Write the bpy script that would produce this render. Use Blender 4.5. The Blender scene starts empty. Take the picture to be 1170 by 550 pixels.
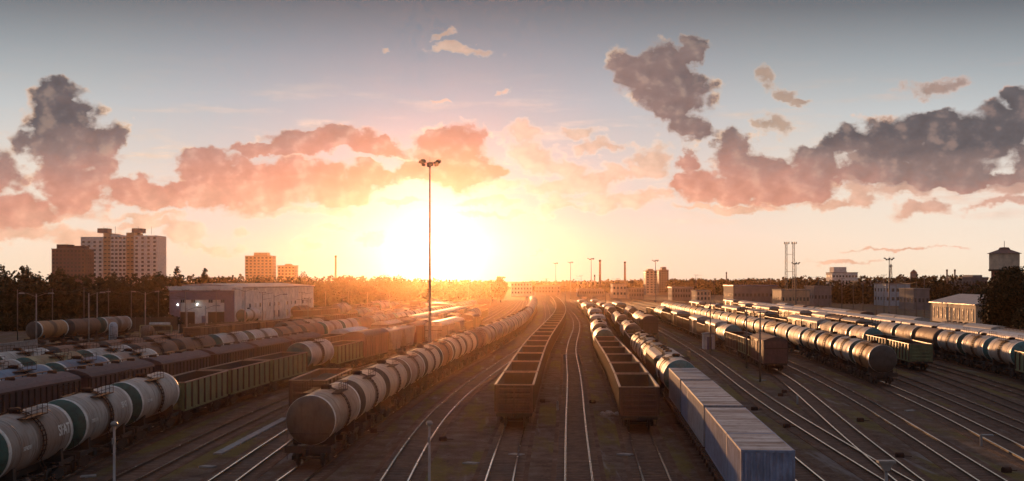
import bpy, bmesh, math, random
from mathutils import Vector, Matrix
import numpy as np
random.seed(7)
R = math.radians
scene = bpy.context.scene
col = scene.collection

# ------------------------------------------------------------------ camera
CAM_H = 11.6
cam_d = bpy.data.cameras.new("camera")
cam = bpy.data.objects.new("camera", cam_d)
col.objects.link(cam)
cam.location = (0, 0, CAM_H)
cam.rotation_euler = (R(90), 0, 0)
cam_d.sensor_width = 36
cam_d.lens = 36 * 1350 / 1170
cam_d.shift_y = (321 - 275) / 1170.0
cam_d.clip_start = 0.5
cam_d.clip_end = 30000
scene.camera = cam

# ------------------------------------------------------------------ sun, exposure
SUN_AZ = -3.7      # degrees, left of +Y
SUN_EL = 1.5
SKY_STRENGTH = 0.05
SUN_POWER = 5.0
sun_d = bpy.data.lights.new("sun", 'SUN')
sun_d.energy = SUN_POWER
sun_d.angle = R(0.5)
sun_d.color = (1.0, 0.47, 0.19)
sun = bpy.data.objects.new("sun", sun_d)
col.objects.link(sun)
sdir = Vector((math.sin(R(SUN_AZ)) * math.cos(R(SUN_EL)), math.cos(R(SUN_AZ)) * math.cos(R(SUN_EL)), math.sin(R(SUN_EL))))
sun.rotation_euler = sdir.to_track_quat('Z', 'Y').to_euler()
vs = scene.view_settings
vs.view_transform = 'Standard'
try: vs.look = 'None'
except Exception: pass
vs.exposure = 0.32
vs.gamma = 1.0
vs.use_curve_mapping = False
cy = scene.cycles
cy.use_denoising = True
cy.max_bounces = 6
cy.diffuse_bounces = 2
cy.glossy_bounces = 2
cy.transmission_bounces = 2
cy.volume_bounces = 0
cy.transparent_max_bounces = 6
cy.sample_clamp_indirect = 4
cy.sample_clamp_direct = 0

# ------------------------------------------------------------------ node helper
class NT:
    def __init__(s, tree):
        s.t = tree; s.n = tree.nodes; s.l = tree.links
    def link(s, a, b): s.l.new(a, b)
    def put(s, sock, v):
        if v is None: return
        if isinstance(v, bpy.types.NodeSocket): s.l.new(v, sock)
        else: sock.default_value = v
    def m(s, op, a, b=None, c=None, clamp=False):
        n = s.n.new('ShaderNodeMath'); n.operation = op; n.use_clamp = clamp
        s.put(n.inputs[0], a); s.put(n.inputs[1], b); s.put(n.inputs[2], c)
        return n.outputs[0]
    def v(s, op, a, b=None, c=None, out=0):
        n = s.n.new('ShaderNodeVectorMath'); n.operation = op
        s.put(n.inputs[0], a); s.put(n.inputs[1], b); s.put(n.inputs[2], c)
        return n.outputs['Value'] if op in ('DOT_PRODUCT', 'LENGTH', 'DISTANCE') else n.outputs[0]
    def noise(s, vec, scale, detail=4, rough=0.55, dist=0.0, out='Fac', lac=2.0):
        n = s.n.new('ShaderNodeTexNoise')
        s.put(n.inputs['Vector'], vec); n.inputs['Scale'].default_value = scale
        n.inputs['Detail'].default_value = detail; n.inputs['Roughness'].default_value = rough
        n.inputs['Distortion'].default_value = dist; n.inputs['Lacunarity'].default_value = lac
        return n.outputs[out]
    def mr(s, v, a, b, c=0.0, d=1.0, smooth=False):
        n = s.n.new('ShaderNodeMapRange')
        if smooth: n.interpolation_type = 'SMOOTHSTEP'
        s.put(n.inputs[0], v); s.put(n.inputs[1], a); s.put(n.inputs[2], b); s.put(n.inputs[3], c); s.put(n.inputs[4], d)
        return n.outputs[0]
    def mix(s, f, a, b, blend='MIX'):
        n = s.n.new('ShaderNodeMix'); n.data_type = 'RGBA'; n.blend_type = blend; n.clamp_factor = True
        s.put(n.inputs[0], f)
        for i, x in ((6, a), (7, b)):
            if isinstance(x, tuple) and len(x) == 3: x = (*x, 1)
            s.put(n.inputs[i], x)
        return n.outputs[2]
    def xyz(s, v):
        n = s.n.new('ShaderNodeSeparateXYZ'); s.put(n.inputs[0], v); return n.outputs
    def comb(s, x, y, z):
        n = s.n.new('ShaderNodeCombineXYZ'); s.put(n.inputs[0], x); s.put(n.inputs[1], y); s.put(n.inputs[2], z); return n.outputs[0]
    def ramp(s, f, stops, interp='LINEAR'):
        n = s.n.new('ShaderNodeValToRGB'); s.put(n.inputs[0], f)
        cr = n.color_ramp; cr.interpolation = interp
        while len(cr.elements) > 1: cr.elements.remove(cr.elements[-1])
        cr.elements[0].position = stops[0][0]; cr.elements[0].color = (*stops[0][1], 1)
        for p, c in stops[1:]:
            e = cr.elements.new(p); e.color = (*c, 1)
        return n.outputs[0]

def lin(r, g, b):
    f = lambda c: (c / 255 / 12.92) if c / 255 <= 0.04045 else ((c / 255 + 0.055) / 1.055) ** 2.4
    return (f(r), f(g), f(b))

# ------------------------------------------------------------------ world: Nishita sky and the sunset clouds
world = bpy.data.worlds.new("World"); scene.world = world; world.use_nodes = True
def build_world():
    world.node_tree.nodes.clear()
    t = NT(world.node_tree)
    out = t.n.new('ShaderNodeOutputWorld'); bg = t.n.new('ShaderNodeBackground')
    t.link(bg.outputs[0], out.inputs[0])
    sky = t.n.new('ShaderNodeTexSky'); sky.sky_type = 'NISHITA'; sky.sun_disc = False
    sky.sun_elevation = R(SUN_EL); sky.sun_rotation = R(SUN_AZ)
    sky.air_density = 1.0; sky.dust_density = 1.6; sky.ozone_density = 1.0; sky.altitude = 50
    tc = t.n.new('ShaderNodeTexCoord')
    d = t.v('NORMALIZE', tc.outputs['Generated'])
    x, y, z = t.xyz(d)[0:3]
    az = t.m('ARCTAN2', x, y)
    el = t.m('ARCSINE', z)
    # angular coordinates in degrees of sky
    K = 180 / math.pi
    A = t.m('MULTIPLY', az, K); E = t.m('MULTIPLY', el, K)
    p0 = t.comb(A, E, 0.0)
    # coarse and fine billowing warp of the coordinates
    stretched = t.v('MULTIPLY', p0, (1.0, 1.25, 1.0))
    w1 = t.noise(stretched, 0.42, 2, 0.5, out='Color')
    w2 = t.noise(stretched, 1.5, 4, 0.6, out='Color')
    w1 = t.v('MULTIPLY', t.v('SUBTRACT', w1, (0.5, 0.5, 0.5)), (1.9, 1.4, 0))
    w2 = t.v('MULTIPLY', t.v('SUBTRACT', w2, (0.5, 0.5, 0.5)), (1.0, 0.85, 0))
    p = t.v('ADD', t.v('ADD', p0, w1), w2)
    def field(blobs, k=0.35):
        acc = None
        for (u, v, rx, ry) in blobs:
            ca = math.degrees(math.atan((u - 585) / 1350.0))
            ce = math.degrees(math.atan((321 - v) / 1350.0 * math.cos(math.radians(ca))))
            sx = 1350 / 57.3 / rx; sy = 1350 / 57.3 / ry
            q = t.v('MULTIPLY_ADD', p, (sx, sy, 0), (-ca * sx, -ce * sy, 0))
            dd = t.v('DOT_PRODUCT', q, q)
            acc = dd if acc is None else t.m('SMOOTH_MIN', acc, dd, k)
        return acc
    heavy = [
        (75, 125, 40, 38), (60, 160, 40, 32), (92, 168, 46, 38), (120, 165, 22, 32), (85, 218, 44, 34), (66, 104, 22, 20),
        (215, 226, 95, 19), (290, 207, 78, 36), (238, 190, 40, 24), (350, 205, 58, 30), (385, 216, 55, 22), (150, 215, 36, 18), (420, 200, 40, 16),
        (370, 158, 70, 18), (300, 168, 50, 9), (430, 168, 40, 12),
        (512, 178, 48, 38), (528, 158, 36, 22), (545, 196, 38, 22), (478, 190, 30, 16),
        (752, 82, 52, 34), (775, 112, 44, 36), (730, 76, 36, 22), (793, 60, 22, 18), (788, 148, 30, 20),
        (800, 212, 36, 24), (838, 178, 26, 36), (862, 205, 60, 26), (900, 216, 60, 16), (930, 190, 42, 26), (790, 185, 20, 14),
        (965, 165, 30, 20), (1020, 165, 68, 28), (1062, 146, 48, 22), (1112, 160, 56, 28), (1152, 142, 42, 30), (1170, 108, 24, 16),
        (1000, 192, 60, 18), (1080, 186, 60, 20), (1100, 205, 90, 13), (1190, 180, 50, 24),
        (14, 240, 46, 22), (-40, 200, 60, 40), (1290, 130, 60, 60)]
    light = [
        (330, 242, 70, 7), (180, 262, 80, 7), (700, 226, 120, 9), (850, 236, 60, 7), (965, 230, 60, 9), (1150, 214, 60, 16), (60, 244, 70, 12), (560, 232, 60, 6), (640, 212, 70, 12),
        (608, 180, 42, 22), (600, 156, 22, 14), (650, 190, 50, 14), (745, 180, 40, 20), (560, 215, 50, 12), (690, 165, 40, 10),
        (1066, 97, 40, 14), (878, 92, 15, 18), (898, 110, 20, 9), (884, 146, 22, 16), (915, 118, 18, 7),
        (525, 57, 44, 7), (508, 41, 18, 4), (444, 60, 8, 5), (578, 107, 10, 4), (500, 114, 18, 3),
        (650, 235, 60, 8), (725, 232, 62, 9), (800, 238, 55, 6), (700, 200, 90, 10),
        (20, 268, 70, 12), (100, 275, 60, 14), (215, 272, 30, 20), (240, 286, 40, 8), (160, 252, 60, 7),
        (356, 278, 18, 9), (270, 262, 13, 10), (422, 271, 22, 10), (380, 258, 40, 6), (385, 240, 50, 8),
        (1060, 238, 50, 10), (1140, 232, 50, 7), (985, 215, 30, 20), (1030, 217, 40, 14),
        (960, 300, 60, 4), (1040, 283, 60, 3), (570, 245, 60, 6), (460, 228, 40, 6), (617, 288, 16, 3), (655, 150, 40, 8)]
    H = field(heavy); Lg = field(light)
    n1 = t.noise(stretched, 0.8, 8, 0.56)
    # the same noise seen a little nearer the sun: gives lit and shaded sides of each billow
    sunp = t.comb(SUN_AZ, SUN_EL * 1.25, 0.0)
    tosun = t.v('NORMALIZE', t.v('SUBTRACT', sunp, stretched))
    n2 = t.noise(t.v('ADD', stretched, t.v('SCALE', tosun, None)), 0.8, 3, 0.5)
    # set scale input of the SCALE node
    for nd in t.n:
        if nd.type == 'VECT_MATH' and nd.operation == 'SCALE': nd.inputs['Scale'].default_value = 0.35
    n3 = t.noise(stretched, 0.8, 3, 0.5)
    relief = t.m('SUBTRACT', n3, n2)
    dh = t.m('ADD', t.m('SUBTRACT', 1.26, t.m('SQRT', H)), t.m('MULTIPLY', t.m('SUBTRACT', n1, 0.5), 1.1))
    dl = t.m('ADD', t.m('SUBTRACT', 1.0, t.m('SQRT', Lg)), t.m('MULTIPLY', t.m('SUBTRACT', n1, 0.5), 2.4))
    vo = t.n.new('ShaderNodeTexVoronoi'); vo.feature = 'SMOOTH_F1'; t.put(vo.inputs['Vector'], t.v('ADD', stretched, t.v('MULTIPLY', w2, (0.5, 0.5, 0)))); vo.inputs['Scale'].default_value = 0.85; vo.inputs['Detail'].default_value = 2.0; vo.inputs['Roughness'].default_value = 0.5
    bil = t.m('SUBTRACT', 0.42, vo.outputs['Distance'])
    dh = t.m('ADD', dh, t.m('MULTIPLY', bil, 0.7))
    core = t.m('SUBTRACT', 1.26, t.m('SQRT', H))
    dh = t.m('MAXIMUM', dh, t.m('SUBTRACT', core, 0.42))
    aH = t.mr(dh, -0.03, 0.33, smooth=True)
    aL = t.m('MULTIPLY', t.mr(dl, 0.0, 0.65, smooth=True), 0.88)
    # streaky thin veil low over the horizon
    sv = t.noise(t.v('MULTIPLY', p0, (0.16, 1.1, 1)), 1.0, 5, 0.6)
    veil = t.m('MULTIPLY', t.mr(sv, 0.5, 0.75, smooth=True), t.m('MULTIPLY', t.mr(E, 1.5, 4.5, smooth=True), t.mr(E, 11.0, 5.5, smooth=True)))
    veil = t.m('MULTIPLY', veil, 0.75)
    alpha = t.m('MAXIMUM', t.m('MAXIMUM', aH, aL), veil)
    # angle to the sun
    cs = t.v('DOT_PRODUCT', d, tuple(sdir))
    ang = t.m('MULTIPLY', t.m('ARCCOSINE', t.m('MINIMUM', cs, 0.99999)), K)
    # clear sky: Nishita plus the aureole of the low sun in dusty air
    base = t.v('SCALE', sky.outputs[0], None)
    t.n[-1].inputs['Scale'].default_value = SKY_STRENGTH
    def aur(w, c):
        e = t.m('EXPONENT', t.m('DIVIDE', ang, -w))
        vn = t.v('SCALE', c, None); t.put(t.n[-1].inputs['Scale'], e); return vn
    halo = t.v('ADD', aur(AUR1[0], AUR1[1]), aur(AUR2[0], AUR2[1]))
    grad = t.ramp(t.m('DIVIDE', t.m('ADD', E, t.mr(ang, 8, 32, -0.2, 1.4)), 16.0), GRAD)
    grad = t.v('ADD', grad, t.mix(t.mr(E, 16, 60), (0, 0, 0), (0.30, 0.31, 0.36)))
    grad = t.v('SCALE', grad, None); t.put(t.n[-1].inputs['Scale'], t.mr(ang, 5, 24, 0.82, 1.0))
    grad = t.v('MULTIPLY', grad, t.mix(t.mr(ang, 3, 18), (0.76, 0.84, 1.00), (1, 1, 1)))
    clear = t.v('ADD', t.mix(0.93, base, grad), halo)
    # cloud body colour: slate high up and away from the sun, salmon low and near it
    tt = t.m('ADD', t.mr(E, 2.2, 7.2), t.mr(ang, 8, 24, -0.35, 0.22))
    tt = t.m('ADD', tt, t.m('MULTIPLY', t.m('SUBTRACT', n1, 0.5), 0.5))
    body = t.ramp(tt, [(0.0, lin(238, 182, 155)), (0.25, lin(224, 160, 138)), (0.5, lin(200, 150, 136)), (0.75, lin(152, 130, 125)), (1.0, lin(106, 101, 104))])
    body = t.v('ADD', body, aur(6.0, (0.0, 0.02, 0.06)))
    edge = t.ramp(t.mr(ang, 3, 28), [(0.0, (1.25, 1.02, 0.80)), (0.5, lin(255, 214, 175)), (1.0, lin(244, 186, 160))])
    thick = t.mr(t.m('MAXIMUM', t.m('MAXIMUM', dh, t.m('SUBTRACT', t.m('MULTIPLY', core, 1.15), 0.08)), t.m('MULTIPLY', dl, 0.55)), 0.05, 0.44, smooth=True)
    lit = t.m('MULTIPLY', t.mr(relief, 0.0, 0.2, smooth=True), 0.15)
    bright = t.m('MAXIMUM', t.m('SUBTRACT', 1.0, thick), lit)
    bright = t.m('MAXIMUM', bright, t.m('MULTIPLY', t.m('SUBTRACT', 1.0, aH), t.mr(ang, 10, 26, 0.5, 0.35)))
    bright = t.m('MULTIPLY', bright, t.mr(E, 13.0, 7.0, 0.62, 1.0))
    cc = t.mix(bright, body, edge)
    cc = t.v('SCALE', cc, None); t.put(t.n[-1].inputs['Scale'], t.m('MULTIPLY', t.mr(relief, -0.15, 0.15, 0.86, 1.12), t.mr(bil, -0.25, 0.3, 0.94, 1.05)))
    fin = t.mix(alpha, clear, cc)
    # the half of the sky away from the sunset is dim and bluish
    back = t.ramp(t.mr(ang, 30, 120), [(0.0, (1, 1, 1)), (0.4, (0.72, 0.66, 0.66)), (1.0, (0.58, 0.55, 0.60))])
    fin = t.v('MULTIPLY', fin, back)
    # below the horizon the air is just dim warm haze
    fin = t.mix(t.mr(E, -0.4, -3.0), fin, (0.16, 0.10, 0.07))
    t.link(fin, bg.inputs[0]); bg.inputs[1].default_value = 0.80
AUR1 = (1.1, (1.3, 1.4, 1.6))
AUR2 = (4.0, (0.0, 0.06, 0.14))
GRAD = [(0.0, (1.0, 0.81, 0.58)), (0.15, (1.0, 0.86, 0.70)), (0.32, (0.92, 0.82, 0.72)), (0.53, (0.60, 0.63, 0.64)), (0.68, (0.38, 0.42, 0.45)), (0.84, (0.17, 0.19, 0.215)), (1.0, (0.13, 0.15, 0.18))]
build_world()
world.cycles.sampling_method = 'MANUAL'
world.cycles.sample_map_resolution = 512
# ------------------------------------------------------------------ mesh builder
class MB:
    def __init__(s): s.v = []; s.f = []; s.mi = []; s.sm = []
    def add(s, vs, fs, mi=0, smooth=False):
        b = len(s.v); s.v.extend([tuple(q) for q in vs])
        for f in fs:
            s.f.append(tuple(b + i for i in f)); s.mi.append(mi); s.sm.append(smooth)
    def box(s, x0, x1, y0, y1, z0, z1, mi=0):
        vs = [(x0,y0,z0),(x1,y0,z0),(x1,y1,z0),(x0,y1,z0),(x0,y0,z1),(x1,y0,z1),(x1,y1,z1),(x0,y1,z1)]
        s.add(vs, [(0,3,2,1),(4,5,6,7),(0,1,5,4),(1,2,6,5),(2,3,7,6),(3,0,4,7)], mi)
    def bar(s, a, b, w, h=None, mi=0):
        h = h or w; a = Vector(a); b = Vector(b); d = (b - a).normalized()
        up = Vector((0,0,1)) if abs(d.z) < 0.95 else Vector((1,0,0))
        r = d.cross(up).normalized() * w / 2; u = r.cross(d).normalized() * h / 2
        vs = [a-r-u, a+r-u, a+r+u, a-r+u, b-r-u, b+r-u, b+r+u, b-r+u]
        s.add(vs, [(0,3,2,1),(4,5,6,7),(0,1,5,4),(1,2,6,5),(2,3,7,6),(3,0,4,7)], mi)
    def lathe(s, prof, axis='x', c=(0,0,0), n=16, mi=0, smooth=True, cap=True, mis=None):
        # prof: list of (t along axis, radius)
        vs = []
        for (t, r) in prof:
            for k in range(n):
                a = 2 * math.pi * k / n; q, w = r * math.cos(a), r * math.sin(a)
                p = {'x': (t, q, w), 'y': (q, t, w), 'z': (q, w, t)}[axis]
                vs.append((p[0]+c[0], p[1]+c[1], p[2]+c[2]))
        for i in range(len(prof) - 1):
            fs = []
            for k in range(n):
                k2 = (k + 1) % n
                f = (i*n+k, i*n+k2, (i+1)*n+k2, (i+1)*n+k)
                if axis in ('x', 'z') : pass
                fs.append(f if axis != 'y' else f[::-1])
            base = len(s.v) if i == 0 else base
            if i == 0:
                s.v.extend(vs)
            m = mis[i] if mis else mi
            for f in fs:
                s.f.append(tuple(base + j for j in f)); s.mi.append(m); s.sm.append(smooth)
        if cap:
            for i, rev in ((0, True), (len(prof)-1, False)):
                if prof[i][1] > 1e-4:
                    f = tuple(base + i*n + k for k in range(n))
                    if rev: f = f[::-1]
                    s.f.append(f); s.mi.append(mis[min(i, len(mis)-1)] if mis else mi); s.sm.append(False)
    def tube(s, a, b, r0, r1=None, n=8, mi=0):
        r1 = r0 if r1 is None else r1
        a = Vector(a); b = Vector(b); d = (b - a).normalized()
        up = Vector((0,0,1)) if abs(d.z) < 0.95 else Vector((1,0,0))
        x = d.cross(up).normalized(); y = x.cross(d)
        vs = []
        for p, r in ((a, r0), (b, r1)):
            for k in range(n):
                t = 2*math.pi*k/n; vs.append(p + x*r*math.cos(t) + y*r*math.sin(t))
        fs = [(k, (k+1)%n, n+(k+1)%n, n+k) for k in range(n)]
        s.add(vs, fs, mi, True)
        s.add([vs[k] for k in range(n)], [tuple(range(n))[::-1]], mi); s.add([vs[n+k] for k in range(n)], [tuple(range(n))], mi)
    def prism(s, poly, axis, a, b, mi=0):
        # poly in the plane across the axis, extruded from a to b
        def P(p, t): return {'x': (t, p[0], p[1]), 'y': (p[0], t, p[1]), 'z': (p[0], p[1], t)}[axis]
        n = len(poly); vs = [P(p, a) for p in poly] + [P(p, b) for p in poly]
        s.add(vs, [tuple(range(n))[::-1], tuple(range(n, 2*n))] + [(k, (k+1)%n, n+(k+1)%n, n+k) for k in range(n)], mi)
    def mesh(s, name, mats, recalc=True):
        me = bpy.data.meshes.new(name); me.from_pydata(s.v, [], s.f)
        for m in mats: me.materials.append(m)
        me.polygons.foreach_set('material_index', s.mi); me.polygons.foreach_set('use_smooth', s.sm)
        me.update()
        if recalc:
            bm = bmesh.new(); bm.from_mesh(me); bmesh.ops.recalc_face_normals(bm, faces=bm.faces); bm.to_mesh(me); bm.free()
        return me
    def build(s, name, mats, parent=None, recalc=True):
        if not isinstance(mats, (list, tuple)): mats = [mats]
        return link(name, s.mesh(name, mats, recalc), parent)

def link(name, me, parent=None):
    o = bpy.data.objects.new(name, me); col.objects.link(o)
    if parent is not None: o.parent = parent
    return o
def tag(o, label=None, cat=None, group=None, kind=None):
    if label: o['label'] = label
    if cat: o['category'] = cat
    if group: o['group'] = group
    if kind: o['kind'] = kind
    return o
def empty(name, loc=(0,0,0), rz=0.0):
    o = bpy.data.objects.new(name, None); col.objects.link(o); o.location = loc; o.rotation_euler = (0,0,rz)
    o.empty_display_size = 0.3
    return o
def kids(root):
    return CH.get(root.name, None) or [c for c in root.children]
CH = {}
def copy_tree(o, parent=None):
    c = o.copy(); col.objects.link(c)
    if parent is not None: c.parent = parent
    for ch in TREE[o.name]: copy_tree(bpy.data.objects[ch], c)
    return c
TREE = {}
def freeze(o):
    TREE[o.name] = [c.name for c in o.children]
    for c in o.children: freeze(c)
def at(u, Y): return (u - 585) * Y / 1350.0
def hz(v, Y): return CAM_H + (321 - v) * Y / 1350.0

# ------------------------------------------------------------------ materials
M = {}
def mat(name, base, rough=0.7, metal=0.0, var=0.25, scale=1.5, dirt=None, dirt_amt=0.4, streak=0.0, bump=0.0, bscale=8, rnd=0.0, spec=None, noz=False, coat=0.0):
    m = bpy.data.materials.new(name); m.use_nodes = True
    t = NT(m.node_tree); b = t.n['Principled BSDF']
    tc = t.n.new('ShaderNodeTexCoord'); v = tc.outputs['Object']
    oi = t.n.new('ShaderNodeObjectInfo')
    off = t.v('ADD', v, t.comb(t.m('MULTIPLY', oi.outputs['Random'], 91.0), t.m('MULTIPLY', oi.outputs['Random'], 37.0), 0.0))
    n = t.noise(off, scale, 6, 0.62)
    c0 = tuple(x * (1 - var) for x in base); c1 = tuple(min(1, x * (1 + var)) for x in base)
    c = t.mix(t.mr(n, 0.3, 0.7), c0, c1)
    if dirt:
        n2 = t.noise(t.v('MULTIPLY', off, (1, 1, 1 if not streak else 0.18)), scale * (1.6 if not streak else 2.6), 6, 0.68)
        c = t.mix(t.m('MULTIPLY', t.mr(n2, 0.48, 0.66), dirt_amt), c, dirt)
    if rnd:
        f = t.mr(oi.outputs['Random'], 0, 1, 1 - rnd, 1 + rnd)
        vn = t.v('SCALE', c, None); t.put(t.n[-1].inputs['Scale'], f); c = vn
    t.put(b.inputs['Base Color'], c)
    t.put(b.inputs['Roughness'], t.mr(n, 0.3, 0.7, max(0.05, rough - 0.1), min(1, rough + 0.12)))
    b.inputs['Metallic'].default_value = metal
    if spec is not None: b.inputs['Specular IOR Level'].default_value = spec
    if bump:
        bn = t.n.new('ShaderNodeBump'); bn.inputs['Strength'].default_value = bump; bn.inputs['Distance'].default_value = 0.03
        t.link(t.noise(off, bscale, 5, 0.65), bn.inputs['Height']); t.link(bn.outputs[0], b.inputs['Normal'])
    M[name] = m
    return m

GRIME = (0.035, 0.022, 0.016)
def tank_mat(name, base, dirtc, amt, rough=0.66, band=True):
    # painted barrel: oily spill under the hatch, vertical streaks, dusty belly
    m = bpy.data.materials.new(name); m.use_nodes = True
    t = NT(m.node_tree); b = t.n['Principled BSDF']
    tc = t.n.new('ShaderNodeTexCoord'); v = tc.outputs['Object']; oi = t.n.new('ShaderNodeObjectInfo')
    r = oi.outputs['Random']
    off = t.v('ADD', v, t.comb(t.m('MULTIPLY', r, 71.0), t.m('MULTIPLY', r, 33.0), 0.0))
    x, y, z = t.xyz(v)[0:3]
    n = t.noise(off, 0.9, 6, 0.65)
    c = t.mix(t.mr(n, 0.3, 0.7), tuple(q * 0.72 for q in base), tuple(min(1, q * 1.12) for q in base))
    st = t.noise(t.v('MULTIPLY', off, (1.6, 0.15, 0.22)), 2.4, 5, 0.7)
    c = t.mix(t.m('MULTIPLY', t.mr(st, 0.50, 0.68), amt), c, dirtc)
    # spill band near the hatch
    xn = t.m('ABSOLUTE', t.m('ADD', x, t.m('MULTIPLY', t.m('SUBTRACT', st, 0.5), 1.6)))
    sp = t.m('MULTIPLY', t.mr(xn, 0.95, 0.45), t.mr(r, 0.1, 0.8, 0.45, 1.0))
    c = t.mix(t.m('MULTIPLY', sp, min(1, amt * 1.3)), c, tuple(q * 0.8 for q in dirtc))
    # some wagons of the class are rustier than others
    r2 = t.m('FRACT', t.m('MULTIPLY', r, 7.31))
    big = t.noise(off, 0.35, 4, 0.6)
    c = t.mix(t.m('MULTIPLY', t.mr(r2, 0.15, 1.0, 0.0, 0.8), t.mr(big, 0.35, 0.62, smooth=True)), c, (0.24, 0.125, 0.075))
    hue = t.mr(r, 0, 1, 0.78, 1.12)
    c2 = t.v('SCALE', c, None); t.put(t.n[-1].inputs['Scale'], hue)
    # welds between barrel courses
    wv = t.m('ABSOLUTE', t.m('SUBTRACT', t.m('FRACT', t.m('DIVIDE', x, 2.15)), 0.5))
    c2 = t.mix(t.m('MULTIPLY', t.mr(wv, 0.012, 0.004), 0.5), c2, GRIME)
    t.put(b.inputs['Base Color'], c2)
    t.put(b.inputs['Roughness'], t.mr(n, 0.3, 0.7, rough - 0.1, rough + 0.15))
    b.inputs['Specular IOR Level'].default_value = 0.4
    M[name] = m; return m

tank_mat('paint_white', (0.54, 0.50, 0.46), (0.17, 0.11, 0.075), 0.75)
tank_mat('paint_grey', (0.40, 0.36, 0.33), (0.13, 0.08, 0.055), 0.8)
tank_mat('paint_cream', (0.55, 0.46, 0.36), (0.15, 0.09, 0.06), 0.7)
tank_mat('paint_rust', (0.27, 0.15, 0.10), (0.09, 0.05, 0.035), 0.6)
tank_mat('paint_orange', (0.46, 0.24, 0.11), (0.12, 0.07, 0.045), 0.6)
tank_mat('paint_blue', (0.20, 0.27, 0.38), (0.12, 0.10, 0.09), 0.45)
tank_mat('paint_yellow', (0.50, 0.43, 0.24), (0.15, 0.10, 0.07), 0.5)
tank_mat('paint_dark', (0.16, 0.16, 0.17), (0.07, 0.05, 0.04), 0.6)
mat('end_green', (0.05, 0.11, 0.09), 0.55, dirt=GRIME, dirt_amt=0.5)
mat('end_teal', (0.08, 0.19, 0.19), 0.5, dirt=GRIME, dirt_amt=0.4)
mat('end_brown', (0.13, 0.095, 0.07), 0.62, dirt=(0.06, 0.04, 0.03), dirt_amt=0.6, streak=1)
mat('end_dark', (0.07, 0.065, 0.06), 0.6, dirt=GRIME, dirt_amt=0.5)
mat('ring_white', (0.66, 0.66, 0.64), 0.45, dirt=(0.2, 0.15, 0.12), dirt_amt=0.4)
mat('letter_white', (0.72, 0.71, 0.68), 0.6, dirt=(0.3, 0.25, 0.2), dirt_amt=0.3)
mat('steel_dark', (0.04, 0.032, 0.028), 0.75, metal=0.0, dirt=(0.09, 0.045, 0.025), dirt_amt=0.5, scale=3)
mat('steel_brown', (0.085, 0.045, 0.033), 0.9, spec=0.12, dirt=GRIME, dirt_amt=0.5, scale=2)
mat('wheel_steel', (0.10, 0.08, 0.07), 0.5, metal=0.6, scale=4)
mat('gond_brown', (0.125, 0.062, 0.044), 0.6, dirt=(0.055, 0.035, 0.028), dirt_amt=0.6, streak=1, rnd=0.2)
mat('gond_green', (0.17, 0.21, 0.11), 0.6, dirt=(0.09, 0.055, 0.035), dirt_amt=0.6, streak=1, rnd=0.15)
mat('rib_rust_shade', (0.070, 0.042, 0.032), 0.75, dirt=(0.10, 0.05, 0.03), dirt_amt=0.5, scale=3)  # darker than the panels: rust plus rib shade put into the colour
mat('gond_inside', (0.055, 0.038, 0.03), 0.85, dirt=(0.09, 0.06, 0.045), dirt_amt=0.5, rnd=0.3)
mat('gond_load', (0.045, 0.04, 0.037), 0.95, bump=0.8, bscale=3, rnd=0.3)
mat('rim_worn', (0.30, 0.22, 0.17), 0.45, dirt=(0.12, 0.07, 0.05), dirt_amt=0.5, scale=3)
mat('hopper_brown', (0.135, 0.068, 0.062), 0.62, dirt=(0.05, 0.03, 0.028), dirt_amt=0.5, streak=1, rnd=0.2)
mat('hopper_grey', (0.30, 0.28, 0.27), 0.55, dirt=(0.12, 0.08, 0.065), dirt_amt=0.5, streak=1, rnd=0.2)
mat('hopper_green', (0.07, 0.095, 0.06), 0.6, dirt=(0.05, 0.035, 0.025), dirt_amt=0.5, streak=1)
mat('roof_brown', (0.14, 0.085, 0.08), 0.75, dirt=(0.10, 0.06, 0.05), dirt_amt=0.5, rnd=0.2)
mat('roof_grey', (0.36, 0.34, 0.33), 0.42, dirt=(0.15, 0.11, 0.09), dirt_amt=0.6, rnd=0.2)
mat('roof_silver', (0.45, 0.41, 0.37), 0.6, metal=0.0, spec=0.3, dirt=(0.2, 0.14, 0.1), dirt_amt=0.5, rnd=0.2)
mat('reefer_white', (0.60, 0.56, 0.52), 0.6, spec=0.3, dirt=(0.26, 0.18, 0.13), dirt_amt=0.5, streak=1, rnd=0.15)
mat('box_orange', (0.42, 0.24, 0.12), 0.5, dirt=(0.15, 0.08, 0.05), dirt_amt=0.5, streak=1, rnd=0.2)
mat('pale_blue', (0.42, 0.48, 0.56), 0.5, dirt=(0.2, 0.17, 0.16), dirt_amt=0.4, rnd=0.1)
mat('cont_blue', (0.23, 0.28, 0.42), 0.5, dirt=(0.12, 0.09, 0.08), dirt_amt=0.45, streak=1, rnd=0.12)
mat('cont_grey', (0.30, 0.30, 0.33), 0.5, dirt=(0.14, 0.10, 0.08), dirt_amt=0.5, streak=1, rnd=0.15)
mat('cont_roof', (0.52, 0.50, 0.50), 0.6, dirt=(0.12, 0.085, 0.07), dirt_amt=0.75, scale=0.8, rnd=0.15, var=0.3)
mat('rail_steel', (0.86, 0.68, 0.53), 0.2, metal=1.0, var=0.12, scale=0.7)
mat('rail_side', (0.10, 0.055, 0.035), 0.8)
mat('sleeper', (0.17, 0.105, 0.075), 0.95, scale=2, var=0.5)
mat('concrete', (0.33, 0.31, 0.30), 0.85, dirt=(0.18, 0.15, 0.13), dirt_amt=0.5, bump=0.3)
mat('lamp_metal', (0.30, 0.28, 0.27), 0.5, metal=0.3)
mat('mast_steel', (0.16, 0.14, 0.13), 0.55, metal=0.3)
mat('wood', (0.10, 0.07, 0.05), 0.85, scale=3)
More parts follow.
